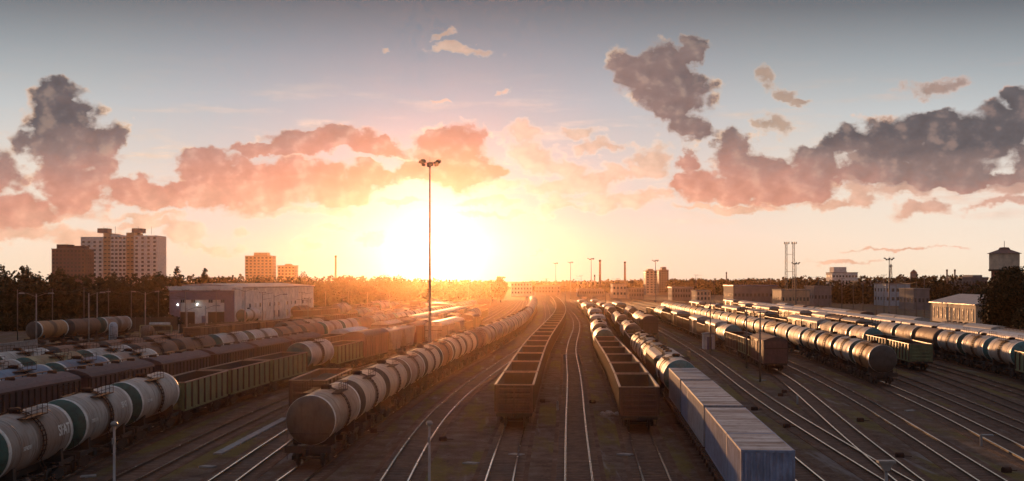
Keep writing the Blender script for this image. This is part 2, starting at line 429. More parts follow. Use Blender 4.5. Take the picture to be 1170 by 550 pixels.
mat('brick', (0.30, 0.11, 0.075), 0.85, dirt=(0.2, 0.09, 0.07), dirt_amt=0.5, scale=2)
mat('plaster_white', (0.76, 0.73, 0.69), 0.8, dirt=(0.5, 0.44, 0.39), dirt_amt=0.3, streak=1, scale=0.6)
mat('plaster_cream', (0.58, 0.47, 0.36), 0.8, dirt=(0.36, 0.27, 0.2), dirt_amt=0.4, streak=1, scale=0.6)
mat('plaster_grey', (0.20, 0.19, 0.20), 0.85, dirt=(0.2, 0.18, 0.17), dirt_amt=0.4, streak=1, scale=0.5)
mat('panel_violet', (0.17, 0.15, 0.22), 0.6)
mat('panel_tan', (0.50, 0.36, 0.24), 0.75, scale=0.5)
mat('panel_red', (0.14, 0.075, 0.075), 0.8, scale=0.5)
mat('window_dark', (0.035, 0.035, 0.045), 0.12, spec=0.8)
mat('window_frame', (0.5, 0.48, 0.46), 0.6)
mat('roof_sheet', (0.38, 0.34, 0.33), 0.5, dirt=(0.2, 0.13, 0.1), dirt_amt=0.6, scale=0.4)
mat('roof_tile', (0.20, 0.10, 0.075), 0.7, scale=0.6)
mat('roof_blue', (0.08, 0.12, 0.26), 0.5)
mat('door_dark', (0.05, 0.04, 0.035), 0.7)
mat('chimney_mat', (0.30, 0.18, 0.13), 0.8, scale=0.4)
mat('bark', (0.07, 0.05, 0.035), 0.9, scale=4)
mat('wire', (0.05, 0.045, 0.04), 0.6)

def cont_roof_mat():
    m = bpy.data.materials.new('cont_roof'); m.use_nodes = True
    t = NT(m.node_tree); b = t.n['Principled BSDF']; tc = t.n.new('ShaderNodeTexCoord'); oi = t.n.new('ShaderNodeObjectInfo')
    v = t.v('ADD', tc.outputs['Object'], t.comb(t.m('MULTIPLY', oi.outputs['Random'], 53.0), 0.0, 0.0))
    bands = t.noise(t.v('MULTIPLY', v, (1.0, 0.08, 1)), 1.1, 5, 0.65); blot = t.noise(v, 1.6, 6, 0.65)
    c = t.ramp(bands, [(0.34, (0.15, 0.10, 0.08)), (0.45, (0.33, 0.26, 0.23)), (0.55, (0.55, 0.50, 0.48)), (0.66, (0.66, 0.63, 0.62)), (0.8, (0.36, 0.30, 0.28))])
    c = t.mix(t.m('MULTIPLY', t.mr(blot, 0.5, 0.68), 0.6), c, (0.20, 0.13, 0.10))
    t.put(b.inputs['Base Color'], c); b.inputs['Roughness'].default_value = 0.65; M['cont_roof'] = m
cont_roof_mat()
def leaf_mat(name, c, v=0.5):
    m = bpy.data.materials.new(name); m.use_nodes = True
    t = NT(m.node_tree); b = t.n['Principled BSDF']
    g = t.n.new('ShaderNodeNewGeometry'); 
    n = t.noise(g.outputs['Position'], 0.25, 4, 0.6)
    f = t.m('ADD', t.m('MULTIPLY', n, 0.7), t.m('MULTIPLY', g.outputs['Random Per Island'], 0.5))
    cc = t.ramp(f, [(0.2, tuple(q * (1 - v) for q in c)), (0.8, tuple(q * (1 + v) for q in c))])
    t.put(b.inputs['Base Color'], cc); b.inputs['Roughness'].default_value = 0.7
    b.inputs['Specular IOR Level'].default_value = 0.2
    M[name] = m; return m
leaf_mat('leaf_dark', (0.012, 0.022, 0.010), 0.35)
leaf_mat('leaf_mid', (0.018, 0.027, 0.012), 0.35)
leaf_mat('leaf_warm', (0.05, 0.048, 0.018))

def ground_mat():
    m = bpy.data.materials.new('ground'); m.use_nodes = True
    t = NT(m.node_tree); b = t.n['Principled BSDF']
    tc = t.n.new('ShaderNodeTexCoord'); v = tc.outputs['Object']
    big = t.noise(t.v('MULTIPLY', v, (1, 0.25, 1)), 0.10, 5, 0.6)
    mid = t.noise(v, 0.6, 6, 0.65)
    fine = t.noise(v, 7.0, 6, 0.75)
    c = t.ramp(mid, [(0.3, (0.105, 0.052, 0.032)), (0.5, (0.19, 0.112, 0.075)), (0.7, (0.28, 0.205, 0.170))])
    c = t.mix(t.mr(fine, 0.35, 0.7), t.mix(0.45, c, (0.02, 0.014, 0.012)), t.mix(0.3, c, (0.17, 0.14, 0.125)))
    sp = t.noise(v, 2.6, 3, 0.7)
    c = t.mix(t.m('MULTIPLY', t.mr(sp, 0.60, 0.72), 0.55), c, (0.26, 0.20, 0.17))
    c = t.mix(t.m('MULTIPLY', t.mr(sp, 0.42, 0.30), 0.6), c, (0.025, 0.016, 0.013))
    # weeds and thin grass in long patches between the tracks
    g1 = t.noise(t.v('MULTIPLY', v, (1, 0.16, 1)), 0.32, 6, 0.66)
    gm = t.m('MULTIPLY', t.mr(g1, 0.47, 0.60, smooth=True), t.mr(fine, 0.34, 0.56))
    gc = t.mix(t.noise(v, 1.3, 3, 0.6), (0.12, 0.115, 0.022), (0.25, 0.165, 0.035))
    c = t.mix(t.m('MULTIPLY', gm, 0.85), c, gc)
    # pale worn footpaths and spilt sand
    s1 = t.noise(t.v('MULTIPLY', v, (1, 0.1, 1)), 0.55, 5, 0.6)
    c = t.mix(t.m('MULTIPLY', t.mr(s1, 0.58, 0.68, smooth=True), 0.6), c, (0.27, 0.235, 0.23))
    c = t.mix(t.m('MULTIPLY', t.mr(big, 0.55, 0.75, smooth=True), 0.5), c, (0.035, 0.026, 0.024))
    t.put(b.inputs['Base Color'], c); b.inputs['Roughness'].default_value = 0.95
    b.inputs['Specular IOR Level'].default_value = 0.15
    bn = t.n.new('ShaderNodeBump'); bn.inputs['Strength'].default_value = 0.7; bn.inputs['Distance'].default_value = 0.06
    t.link(t.m('ADD', fine, t.m('MULTIPLY', mid, 1.5)), bn.inputs['Height']); t.link(bn.outputs[0], b.inputs['Normal'])
    M['ground'] = m
ground_mat()
def ballast_mat():
    m = bpy.data.materials.new('ballast'); m.use_nodes = True
    t = NT(m.node_tree); b = t.n['Principled BSDF']
    tc = t.n.new('ShaderNodeTexCoord'); v = tc.outputs['Object']
    vo = t.n.new('ShaderNodeTexVoronoi'); t.put(vo.inputs['Vector'], v); vo.inputs['Scale'].default_value = 9
    st = t.noise(v, 0.45, 5, 0.6)
    c = t.ramp(st, [(0.3, (0.080, 0.040, 0.025)), (0.55, (0.155, 0.086, 0.057)), (0.72, (0.23, 0.152, 0.115))])
    c = t.mix(t.mr(vo.outputs['Distance'], 0.1, 0.5), t.mix(0.4, c, (0.15, 0.12, 0.11)), c)
    t.put(b.inputs['Base Color'], c); b.inputs['Roughness'].default_value = 0.95; b.inputs['Specular IOR Level'].default_value = 0.15
    bn = t.n.new('ShaderNodeBump'); bn.inputs['Strength'].default_value = 0.6; bn.inputs['Distance'].default_value = 0.05
    t.link(vo.outputs['Distance'], bn.inputs['Height']); t.link(bn.outputs[0], b.inputs['Normal'])
    M['ballast'] = m
ballast_mat()

# ------------------------------------------------------------------ ground (rail head is z = 0)
GZ = -0.24
def ground():
    mb = MB()
    xs = [-9000, -3000, -1200, -500, -200, -100, -50, 0, 50, 100, 200, 500, 1200, 3000, 9000]
    ys = [-600, -100, 0, 50, 100, 200, 400, 800, 1600, 3200, 7000, 14000]
    vs = [(x, y, GZ) for y in ys for x in xs]; nx = len(xs)
    fs = [(j*nx+i, j*nx+i+1, (j+1)*nx+i+1, (j+1)*nx+i) for j in range(len(ys)-1) for i in range(nx-1)]
    mb.add(vs, fs); o = mb.build('ground', M['ground'], recalc=False); tag(o, kind='structure')
ground()

# ------------------------------------------------------------------ tracks
def pchip(pts):
    pts = sorted(pts, key=lambda p: p[1])
    Y = np.array([p[1] for p in pts], float); X = np.array([p[0] for p in pts], float)
    h = np.diff(Y); d = np.diff(X) / h; n = len(Y); m = np.zeros(n)
    for i in range(1, n-1):
        if d[i-1]*d[i] > 0:
            w1 = 2*h[i]+h[i-1]; w2 = h[i]+2*h[i-1]; m[i] = (w1+w2)/(w1/d[i-1]+w2/d[i])
    m[0] = d[0]; m[-1] = d[-1]
    # soften: average the knots' slopes with the finite difference over both neighbours
    for i in range(1, n-1): m[i] = 0.5*m[i] + 0.5*(X[i+1]-X[i-1])/(Y[i+1]-Y[i-1])
    def f(y):
        if y <= Y[0]: return X[0] + m[0]*(y-Y[0])
        if y >= Y[-1]: return X[-1] + m[-1]*(y-Y[-1])
        i = int(np.searchsorted(Y, y) - 1); i = max(0, min(n-2, i))
        t = (y-Y[i])/h[i]; a = 2*t**3-3*t**2+1; b = t**3-2*t**2+t; c = -2*t**3+3*t**2; e = t**3-t**2
        return float(a*X[i]+b*h[i]*m[i]+c*X[i+1]+e*h[i]*m[i+1])
    return f
class Track:
    def __init__(s, pts, y0, y1):
        f = pchip(pts); P = []
        y = y0
        while y <= y1:
            P.append((f(y), y)); y += 3.0 if y < 200 else 6.0
        # smooth the polyline a little
        P = np.array(P)
        for _ in range(50):
            Q = P.copy(); Q[1:-1] = (P[:-2] + 2*P[1:-1] + P[2:]) / 4; P = Q
        s.P = P; s.S = np.concatenate([[0], np.cumsum(np.hypot(*np.diff(P, axis=0).T))])
    def pos(s, q): return Vector((np.interp(q, s.S, s.P[:,0]), np.interp(q, s.S, s.P[:,1]), 0))
    def s_at(s, y): return float(np.interp(y, s.P[:,1], s.S))
    def mesh_strips(s, mb, offs, z0, z1, w, mi_top, mi_side):
        P = s.P; T = np.gradient(P, axis=0); T /= np.linalg.norm(T, axis=1)[:,None]; N = np.stack([-T[:,1], T[:,0]], 1)
        n = len(P); vs = []
        for i in range(n):
            for o_, z in ((offs-w/2, z0), (offs-w/2, z1), (offs+w/2, z1), (offs+w/2, z0)):
                q = P[i] + N[i]*o_; vs.append((q[0], q[1], z))
        a = [(4*i+1, 4*i+2, 4*i+6, 4*i+5)[::-1] for i in range(n-1)]
        mb.add(vs, a, mi_top)
        b = len(mb.v) - len(vs)
        for i in range(n-1):
            for f in ((4*i, 4*i+1, 4*i+5, 4*i+4), (4*i+2, 4*i+3, 4*i+7, 4*i+6)):
                mb.f.append(tuple(b+j for j in f)); mb.mi.append(mi_side); mb.sm.append(False)

def build_track(t, label, sleepers=True):
    root = tag(empty('railway_track', (t.P[0][0], t.P[0][1], 0)), label, 'railway track', 'railway tracks of the yard')
    zo = 0.0035 * (len(TR) % 8)
    off = Vector((t.P[0][0], t.P[0][1], 0))
    def child(mb, name, mats):
        mb.v = [(a-off.x, b-off.y, c) for (a, b, c) in mb.v]
        return mb.build(name, mats, root, recalc=False)
    for sgn in (-1, 1):
        mb = MB(); t.mesh_strips(mb, sgn*0.795, -0.02, -zo, 0.10, 0, 1)
        t.mesh_strips(mb, sgn*0.795, -0.16, -0.0202, 0.05, 1, 1); child(mb, 'rail', [M['rail_steel'], M['rail_side']])
    mb = MB(); t.mesh_strips(mb, 0, GZ-0.05, -0.205 - zo*0.9, 3.3, 0, 0)
    child(mb, 'ballast_bed', [M['ballast']])
    if sleepers:
        mb = MB(); q = 0.3; lim = t.s_at(190)
        T = np.gradient(t.P, axis=0); T /= np.linalg.norm(T, axis=1)[:,None]
        while q < lim:
            p = t.pos(q); tx = np.interp(q, t.S, T[:,0]); ty = np.interp(q, t.S, T[:,1])
            d = Vector((tx, ty, 0)); n = Vector((-ty, tx, 0))
            j = random.uniform(-.03, .03)
            vs = []
            for zz in (-0.24, -0.203 + j*0.15):
                for a, b in ((-.13,-1.35),(.13,-1.35),(.13,1.35),(-.13,1.35)):
                    vs.append(p + d*a + n*(b+j) + Vector((0,0,zz)))
            mb.add(vs, [(4,5,6,7),(0,1,5,4),(1,2,6,5),(2,3,7,6),(3,0,4,7)])
            q += 0.6
        o = child(mb, 'sleepers', [M['sleeper']]); o['kind'] = 'stuff'
    return root

TR = {}
def T(key, pts, y0, y1, label, sl=True):
    t = Track(pts, y0, y1); TR[key] = t; build_track(t, label, sl); return t
T('C', [(-14,40),(-12.9,66),(-12.4,80),(-11.9,97),(-11.1,108),(-8.3,150),(-4.3,190),(-1.1,225),(2.8,290),(6.4,390),(9,486),(11,640)], 30, 700, "track carrying the long curving cream tank train, left of the middle gondolas")
T('B', [(-16.6,45),(-16.8,68),(-17.0,97),(-13.9,150),(-10,190),(-6.4,225),(-2.2,290),(1.8,390),(4.6,486),(7,640)], 30, 700, "track passing under the lone brown gondola beside the cream tank train")
T('A', [(-22.7,45),(-22.8,68),(-22.0,117),(-19,150),(-15,190),(-11,225),(-6.8,290),(-2.4,390),(0.5,474),(4,640)], 30, 700, "empty track curving between the white tank train and the pale concrete strip")
T('L1', [(-26.5,45),(-27.2,70),(-28,85),(-28.2,100),(-27,117),(-24.6,140),(-20.3,172),(-17.6,195),(-14.4,235),(-11,290),(-6.8,390),(-4,480),(1,640)], 30, 700, "track under the white tank wagons and green gondolas on the left")
T('L2', [(-38.5,60),(-37.2,85),(-35,103),(-33.7,117),(-32.4,132),(-31,147),(-27,180),(-24.3,200),(-20.5,240),(-15.6,300),(-11.2,390),(-7,500),(-2,640)], 45, 700, "track under the row of dark brown ribbed hopper wagons")
T('L3', [(-43,70),(-41.2,90),(-40.2,111),(-38.8,130),(-36.8,145)], 50, 150, "short track under the blue and pale tanks behind the brown hoppers", False)
T('L4', [(-49,80),(-46,110),(-44.6,125),(-43,140),(-39.5,165),(-35.5,190),(-30.5,232),(-24.6,290),(-17.5,390),(-11.5,500),(-5,640)], 50, 700, "track under the long far row of white and rust tank wagons", False)
T('L5', [(-56,80),(-52.5,110),(-50.5,125),(-48.7,145),(-44.5,175),(-38,222),(-31.5,280),(-23,390),(-15,510),(-7,650)], 60, 700, "track under the big white tank and rust brown tanks", False)
T('L6', [(-70,110),(-64,150),(-60,180),(-53,222),(-45,270),(-35,345),(-26,430),(-15,560),(-8,680)], 90, 700, "track under the low dark gondolas before the depot", False)
T('L7', [(-88,150),(-85.2,211),(-81,245),(-66,290),(-52,350),(-34,450),(-20,580)], 130, 640, "track with the orange streaked tanks on the far left", False)
T('L8', [(-70,285),(-66.4,310),(-61.5,350),(-54,400),(-42,470),(-28,570)], 285, 640, "track along the front of the white depot buildings", False)
T('D', [(-6.7,45),(-6.84,68),(-7.0,84),(-6.8,98),(-6.0,113),(-4.3,136),(-1.9,162),(1.6,198),(5.2,240),(8.2,300),(10.6,350),(14.2,480),(17,602),(18.5,690)], 30, 700, "empty shining track sweeping in a curve right of the cream tank train")
T('E', [(-1.4,45),(-0.85,68),(0.1,92.5),(0.75,105),(1.3,118),(1.95,132),(3.1,156),(5.4,194),(7.9,233),(10.6,274),(14.1,340),(17.3,429),(20.5,553),(23,690)], 30, 700, "track under the middle rake of empty brown gondolas")
T('F', [(2.8,45),(3.85,68),(5.4,101),(7.4,140),(9.8,198),(11.4,226),(14.4,265),(17.6,319),(20.2,387),(22.6,474),(25.2,607),(27,690)], 30, 700, "empty track with bright rails between the two gondola rakes")
T('G', [(7.0,45),(8.4,68),(9.75,90),(10.7,105),(11.3,118),(12.2,137),(13.1,163),(14.5,191),(17,236),(19.3,265),(22.3,319),(24.9,387),(27.2,474),(30,607),(32,690)], 30, 700, "track under the right rake of sunlit empty gondolas")
T('H', [(11.0,45),(12.8,68),(13.9,85),(15.1,102),(16.8,137),(18,163),(20.4,200),(22.6,236),(25,278),(27.6,319),(30.2,387),(32.4,474),(35,607),(37,690)], 30, 700, "track under the blue container wagons")
T('I0', [(16.0,45),(17.3,68),(17.9,81),(19.4,102),(21.6,137),(23,163),(25.5,200),(27.7,237),(30.3,278),(32.8,319),(35.5,387),(38,474),(40.5,607),(42,690)], 30, 700, "track just right of the blue containers with a rake far up it")
T('I', [(21.6,45),(22.4,68),(23,83),(23.8,100),(24.8,117),(27,145),(29.2,170),(32.4,221),(34.2,253),(36.4,300),(38,350),(40.6,430),(43.5,520),(46.5,690)], 30, 700, "empty track running past the small white trackside cabin")
T('J', [(22.8,66),(24.4,80),(26.5,95.7),(30.2,122),(33.5,149),(35.2,172),(37.2,221),(38.9,253),(41,300),(42.8,350),(45.5,430),(48.5,520),(51,690)], 66, 700, "track joining at the switch and leading under the near brown boxcar")
T('K', [(25.4,50),(27.8,68),(31.6,95),(34.6,119),(37.2,145),(39.6,172),(41.2,200),(42.2,221),(43.9,253),(45.8,300),(47.4,350),(50,430),(52,520),(55,690)], 30, 700, "empty track left of the long orange lit tank train")
T('L', [(31.2,55),(34.7,81.6),(38.6,105),(41.6,133),(43.3,150),(44.8,172),(46.6,200),(47.7,221),(49.2,253),(50.8,300),(52.2,350),(54.6,430),(56.6,520),(60,690)], 30, 700, "track under the long orange lit tank train on the right")
T('M', [(36.6,60),(41.0,96.7),(44.6,122),(47.6,150),(50,175),(51.6,205),(52.7,230),(54.2,260),(56,300),(57.5,350),(60,430),(63,520),(67,690)], 30, 700, "empty track between the orange lit tanks and the dark gondola")
T('N', [(39.6,60),(46.4,108),(50.5,133),(54,162),(56,190),(57.6,220),(59.2,260),(61.2,300),(63,350),(66,430),(69,520),(74,690)], 30, 700, "track under the green gondolas near the right of the yard")
T('O', [(45.7,60),(52.3,118),(57,150),(59.7,180),(61.6,210),(64.2,260),(66.4,300),(68.4,350),(71.5,430),(76,520),(82,690)], 30, 700, "empty track between the green gondolas and silver tanks", False)
T('P', [(49.9,60),(57.4,118),(61.6,145),(64.6,180),(66.6,215),(69.2,260),(71.4,300),(73.6,350),(77,430),(82,520),(88,690)], 30, 700, "track under the silver tanks at the right edge", False)
T('Q', [(56.5,60),(66.2,140),(69.8,175),(72.3,215),(74.8,260),(77,300),(79.3,350),(83,430),(88,520),(95,690)], 40, 700, "track under the long white refrigerator wagons", False)
T('R', [(62,60),(71.6,140),(75.2,175),(77.9,215),(80.4,260),(82.8,300),(85.3,350),(89,430),(94,520),(101,690)], 40, 700, "track behind the long white refrigerator wagons", False)
# ------------------------------------------------------------------ wagons (x along the track, z = 0 rail head)
MESH = {}
def cached(key, fn):
    if key not in MESH: MESH[key] = fn()
    return MESH[key]

def m_bogie():
    mb = MB()
    for sy in (-1, 1):
        y0, y1 = sorted((sy*0.98, sy*1.12))
        mb.prism([(-1.25,0.42),(-1.25,0.66),(-0.55,0.82),(0.55,0.82),(1.25,0.66),(1.25,0.42),(0.85,0.40),(0.5,0.22),(-0.5,0.22),(-0.85,0.40)], 'y', y0, y1)
        for x in (-0.925, 0.925): mb.box(x-0.16, x+0.16, sy*1.12-0.03, sy*1.12+0.05, 0.36, 0.62)
        for x in (-0.22, 0, 0.22): mb.lathe([(0.28,0.07),(0.62,0.07)], 'z', (x, sy*1.05, 0), 6)
    mb.box(-0.25, 0.25, -1.1, 1.1, 0.5, 0.86); mb.lathe([(0.8,0.3),(1.02,0.3)], 'z', (0,0,0), 10)
    return mb.mesh('bogie', [M['steel_dark']])
def m_wheels():
    mb = MB()
    mb.lathe([(-1.1,0.07),(1.1,0.07)], 'y', (0,0,0.475), 8)
    for sy in (-1, 1):
        c = sy*0.79
        mb.lathe([(c-0.065,0.2),(c-0.065,0.475),(c+0.065,0.475),(c+0.065,0.2)], 'y', (0,0,0.475), 20)
        mb.lathe([(c-sy*0.09-0.015,0.5),(c-sy*0.09+0.015,0.5)], 'y', (0,0,0.475), 20)
    return mb.mesh('wheelset', [M['wheel_steel']])
def m_coupler():
    mb = MB(); mb.box(0.0, 0.42, -0.09, 0.09, 0.96, 1.14); mb.prism([(0.40,-0.20),(0.56,-0.17),(0.6,0.02),(0.5,0.07),(0.56,0.2),(0.40,0.17)], 'z', 0.9, 1.2)
    return mb.mesh('coupler', [M['steel_dark']])
def running_gear(root, half, bx, lod):
    """two bogies with wheelsets, couplers at both ends"""
    if lod >= 2: return
    bm_ = cached('bogie', m_bogie); wm = cached('wheels', m_wheels); cm = cached('coupler', m_coupler)
    for s in (-1, 1):
        b = link('bogie', bm_, root); b.location = (s*bx, 0, 0)
        if lod == 0:
            for w in (-0.925, 0.925):
                q = link('wheelset', wm, b); q.location = (w, 0, 0)
        if lod == 0:
            c = link('coupler', cm, root); c.location = (s*half, 0, 0); c.rotation_euler = (0, 0, 0 if s > 0 else math.pi)

def m_tank(key, L, rad, paint, endm, ringm, lod):
    n = 40 if lod == 0 else (24 if lod == 1 else 14)
    h = L/2; zc = 2.85
    prof = []; mis = []
    def seg(t, r, mi=None):
        if prof: mis.append(mi)
        prof.append((t, r))
    e = 0.42
    dish = [(0.0,0.02),(0.02,0.35),(0.08,0.62),(0.2,0.84),(0.36,0.95),(0.42,1.0)]
    if lod == 2: dish = [(0.0,0.02),(0.12,0.7),(0.42,1.0)]
    for i, (a, r) in enumerate(dish): seg(-h + a, rad*r, 1)
    seg(-h+0.47, rad, 2); seg(-h+0.84, rad, 2)
    k = 5 if lod == 0 else 1
    for i in range(1, k+1):
        x = -h+0.84 + (L-1.68)*i/k
        if lod == 0 and i < k:
            seg(x, rad, 0)
        else: seg(x, rad, 0)
    seg(h-0.47, rad, 2); seg(h-0.42, rad, 1)
    for (a, r) in dish[::-1][1:]: seg(h-a, rad*r, 1)
    mb = MB(); mb.lathe(prof, 'x', (0,0,zc), n, mis=mis)
    # raised collar at the dished ends and straps over the saddles
    if lod == 0:
        for s in (-1, 1):
            mb.lathe([(s*(h-0.50)-0.03, rad+0.02),(s*(h-0.50)+0.03, rad+0.02)], 'x', (0,0,zc), n, mi=2, cap=True)
            mb.lathe([(s*(h-2.2)-0.05, rad+0.018),(s*(h-2.2)+0.05, rad+0.018)], 'x', (0,0,zc), n, mi=0)
    return mb.mesh('tank', [M[paint], M[endm], M[ringm]], recalc=True)
def m_hatch(rad):
    mb = MB(); z = 2.85+rad
    mb.lathe([(z-0.12,0.31),(z+0.14,0.31),(z+0.17,0.36),(z+0.22,0.36),(z+0.28,0.24),(z+0.30,0.05)], 'z', (0,0,0), 16)
    for a in range(6): mb.box(0.36*math.cos(a)-0.04,0.36*math.cos(a)+0.04,0.36*math.sin(a)-0.04,0.36*math.sin(a)+0.04,z+0.05,z+0.25)
    return mb.mesh('hatch', [M['steel_brown']])
def m_platform(rad):
    mb = MB(); z = 2.85+rad+0.02
    for sy in (-1, 1):
        mb.box(-1.6, 1.6, sy*0.95-0.28, sy*0.95+0.28, z-0.22, z-0.17)
        for x in (-1.6, -0.8, 0, 0.8, 1.6): mb.tube((x, sy*1.2, z-0.2), (x, sy*1.2, z+0.45), 0.02, n=5)
        mb.tube((-1.6, sy*1.2, z+0.45), (1.6, sy*1.2, z+0.45), 0.022, n=5); mb.tube((-1.6, sy*1.2, z+0.15), (1.6, sy*1.2, z+0.15), 0.018, n=5)
    return mb.mesh('platform', [M['steel_brown']])
def m_ladder(rad, side):
    # curved steps hugging the barrel on one side
    mb = MB(); zc = 2.85; r = rad + 0.09
    P = []
    for k in range(13):
        a = R(78) - k*R(9.5); P.append((side*r*math.cos(a), zc + r*math.sin(a)))
    P.append((side*(r+0.02), 1.2))
    for x in (-0.22, 0.22):
        for (p, q) in zip(P[:-1], P[1:]): mb.bar((x, p[0], p[1]), (x, q[0], q[1]), 0.045, 0.045)
    for (p, q) in zip(P[:-1], P[1:]): mb.bar((-0.24, p[0], p[1]), (0.24, p[0], p[1]), 0.10, 0.05)
    return mb.mesh('ladder', [M['steel_brown']])
def m_tankframe(half, lod):
    mb = MB(); h = half
    mb.box(-h, h, -0.18, 0.18, 0.86, 1.25)
    for s in (-1, 1):
        mb.box(s*h-0.10, s*h+0.10, -1.45, 1.45, 0.92, 1.34)                     # headstock
        mb.box(min(s*(h-0.1), s*(h-2.6)), max(s*(h-0.1), s*(h-2.6)), -1.36, -1.22, 1.0, 1.22)
        mb.box(min(s*(h-0.1), s*(h-2.6)), max(s*(h-0.1), s*(h-2.6)), 1.22, 1.36, 1.0, 1.22)
        for y in (-1, 1): mb.prism([(y*0.25,1.2),(y*1.35,1.2),(y*1.32,1.95),(y*0.9,1.62)][::1], 'x', s*(h-2.0)-0.2, s*(h-2.0)+0.2)
    if lod == 0:
        for y in (-1, 1):
            mb.tube((-h+2.6, y*1.3, 1.05), (h-2.6, y*1.3, 1.05), 0.03, n=5)
            mb.tube((-h+2.4, y*1.2, 0.55), (h-2.4, y*1.2, 0.55), 0.025, n=5)
        mb.lathe([(-0.7,0.2),(0.3,0.2)], 'x', (0.6,0.6,0.72), 10); mb.box(-1.4,-0.8,-0.9,-0.4,0.5,0.95)
        for s in (-1, 1):
            for y in (-1, 1):
                mb.tube((s*(h+0.02), y*1.3, 1.3), (s*(h+0.02), y*1.3, 2.1), 0.02, n=5); mb.tube((s*(h+0.02), y*1.3, 0.5), (s*(h+0.02), y*1.3, 0.95), 0.025, n=5)
            mb.tube((s*(h+0.02), -1.3, 2.1), (s*(h+0.02), 1.3, 2.1), 0.02, n=5)
    return mb.mesh('frame', [M['steel_dark']])
def tank_wagon(paint, endm, ringm, lod, L=10.5, rad=1.55):
    root = empty('tank_wagon'); half = 5.55
    link('tank', cached(('tank', L, rad, paint, endm, ringm, lod), lambda: m_tank(0, L, rad, paint, endm, ringm, lod)), root)
    link('frame', cached(('tf', half, min(lod,1)), lambda: m_tankframe(half, lod)), root)
    if lod <= 1: link('hatch', cached(('hatch', rad), lambda: m_hatch(rad)), root)
    if lod == 0:
        link('platform', cached(('plat', rad), lambda: m_platform(rad)), root)
        for s in (-1, 1): link('ladder', cached(('lad', rad, s), lambda: m_ladder(rad, s)), root)
    running_gear(root, half, half-1.75, lod)
    freeze(root); return root

def m_gondola_sides(L, z0, z1, side, paint, nr=8):
    mb = MB(); h = L/2; w = 1.46
    y0, y1 = sorted((side*(w-0.04), side*w)); mb.box(-h, h, y0, y1, z0, z1-0.08)
    yo = side*(w+0.07)
    for i in range(nr):
        x = -h+0.1 + (L-0.2)*i/(nr-1)
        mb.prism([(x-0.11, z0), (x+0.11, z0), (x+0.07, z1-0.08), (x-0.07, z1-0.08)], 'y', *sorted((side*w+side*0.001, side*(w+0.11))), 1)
    y0, y1 = sorted((side*(w+0.002), side*(w+0.06))); mb.box(-h, h, y0, y1, z0-0.16, z0+0.02)
    for i in range(nr-1):     # pressed panels and the floor doors' hinges
        xa = -h+0.1 + (L-0.2)*i/(nr-1)+0.17; xb = -h+0.1 + (L-0.2)*(i+1)/(nr-1)-0.17
        for zz in (0.3, 0.62): mb.box(xa, xb, *sorted((side*(w+0.001), side*(w+0.028))), z0+(z1-z0)*zz-0.06, z0+(z1-z0)*zz+0.06)
    return mb.mesh('side_wall', [M[paint], M['rib_rust_shade']])
def m_gondola_end(L, z0, z1, s, paint):
    mb = MB(); h = L/2; x0, x1 = sorted((s*(h+0.003), s*(h-0.05))); mb.box(x0, x1, -1.41, 1.41, z0-0.1, z1-0.08)
    for k in range(5):
        z = z0+0.18 + (z1-z0-0.45)*k/4; mb.prism([(s*(h+0.004), z-0.1),(s*(h+0.09), z-0.05),(s*(h+0.09), z+0.05),(s*(h+0.004), z+0.1)], 'y', -1.36, 1.36)
    for y in (-1.33, 1.33): mb.box(*sorted((s*(h+0.005), s*(h+0.115))), y-0.09, y+0.09, z0-0.2, z1-0.08)
    mb.box(*sorted((s*(h+0.0055), s*(h+0.10))), -0.06, 0.06, z0, z1-0.1)
    return mb.mesh('end_wall', [M[paint]])
def m_gondola_rim(L, z1):
    mb = MB(); h = L/2
    for sy in (-1, 1): mb.box(-h-0.06, h+0.06, sy*1.49-0.075, sy*1.49+0.075, z1-0.079, z1)
    for sx in (-1, 1): mb.box(sx*(h-0.0)-0.07, sx*(h-0.0)+0.07, -1.412, 1.412, z1-0.078, z1+0.002)
    return mb.mesh('rim', [M['rim_worn']])
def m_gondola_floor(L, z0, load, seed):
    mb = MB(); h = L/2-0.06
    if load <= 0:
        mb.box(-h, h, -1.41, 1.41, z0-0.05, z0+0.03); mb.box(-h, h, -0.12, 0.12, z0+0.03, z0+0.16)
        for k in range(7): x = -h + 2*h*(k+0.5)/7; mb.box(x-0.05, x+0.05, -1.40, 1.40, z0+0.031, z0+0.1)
        for sy in (-1, 1): mb.box(-h, h, *sorted((sy*1.405, sy*1.416)), z0+0.03, 3.36)  # dark lining sheets on the inner walls: interior shade put into the colour
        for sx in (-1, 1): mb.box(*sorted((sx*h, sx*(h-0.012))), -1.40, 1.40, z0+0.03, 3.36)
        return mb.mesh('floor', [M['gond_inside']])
    rnd = random.Random(seed); nx, ny = 30, 8; vs = []
    for i in range(nx+1):
        for j in range(ny+1):
            x = -h+2*h*i/nx; y = -1.41+2.82*j/ny
            e = min(1, (1-abs(x)/h)*4)*min(1, (1-abs(y)/1.41)*2.5)
            vs.append((x, y, z0+load + e*(0.35+0.25*math.sin(x*1.3+seed)) + rnd.uniform(-.05,.05)))
    mb.add(vs, [(i*(ny+1)+j, (i+1)*(ny+1)+j, (i+1)*(ny+1)+j+1, i*(ny+1)+j+1) for i in range(nx) for j in range(ny)], 0, False)
    return mb.mesh('load', [M['gond_load']], recalc=False)
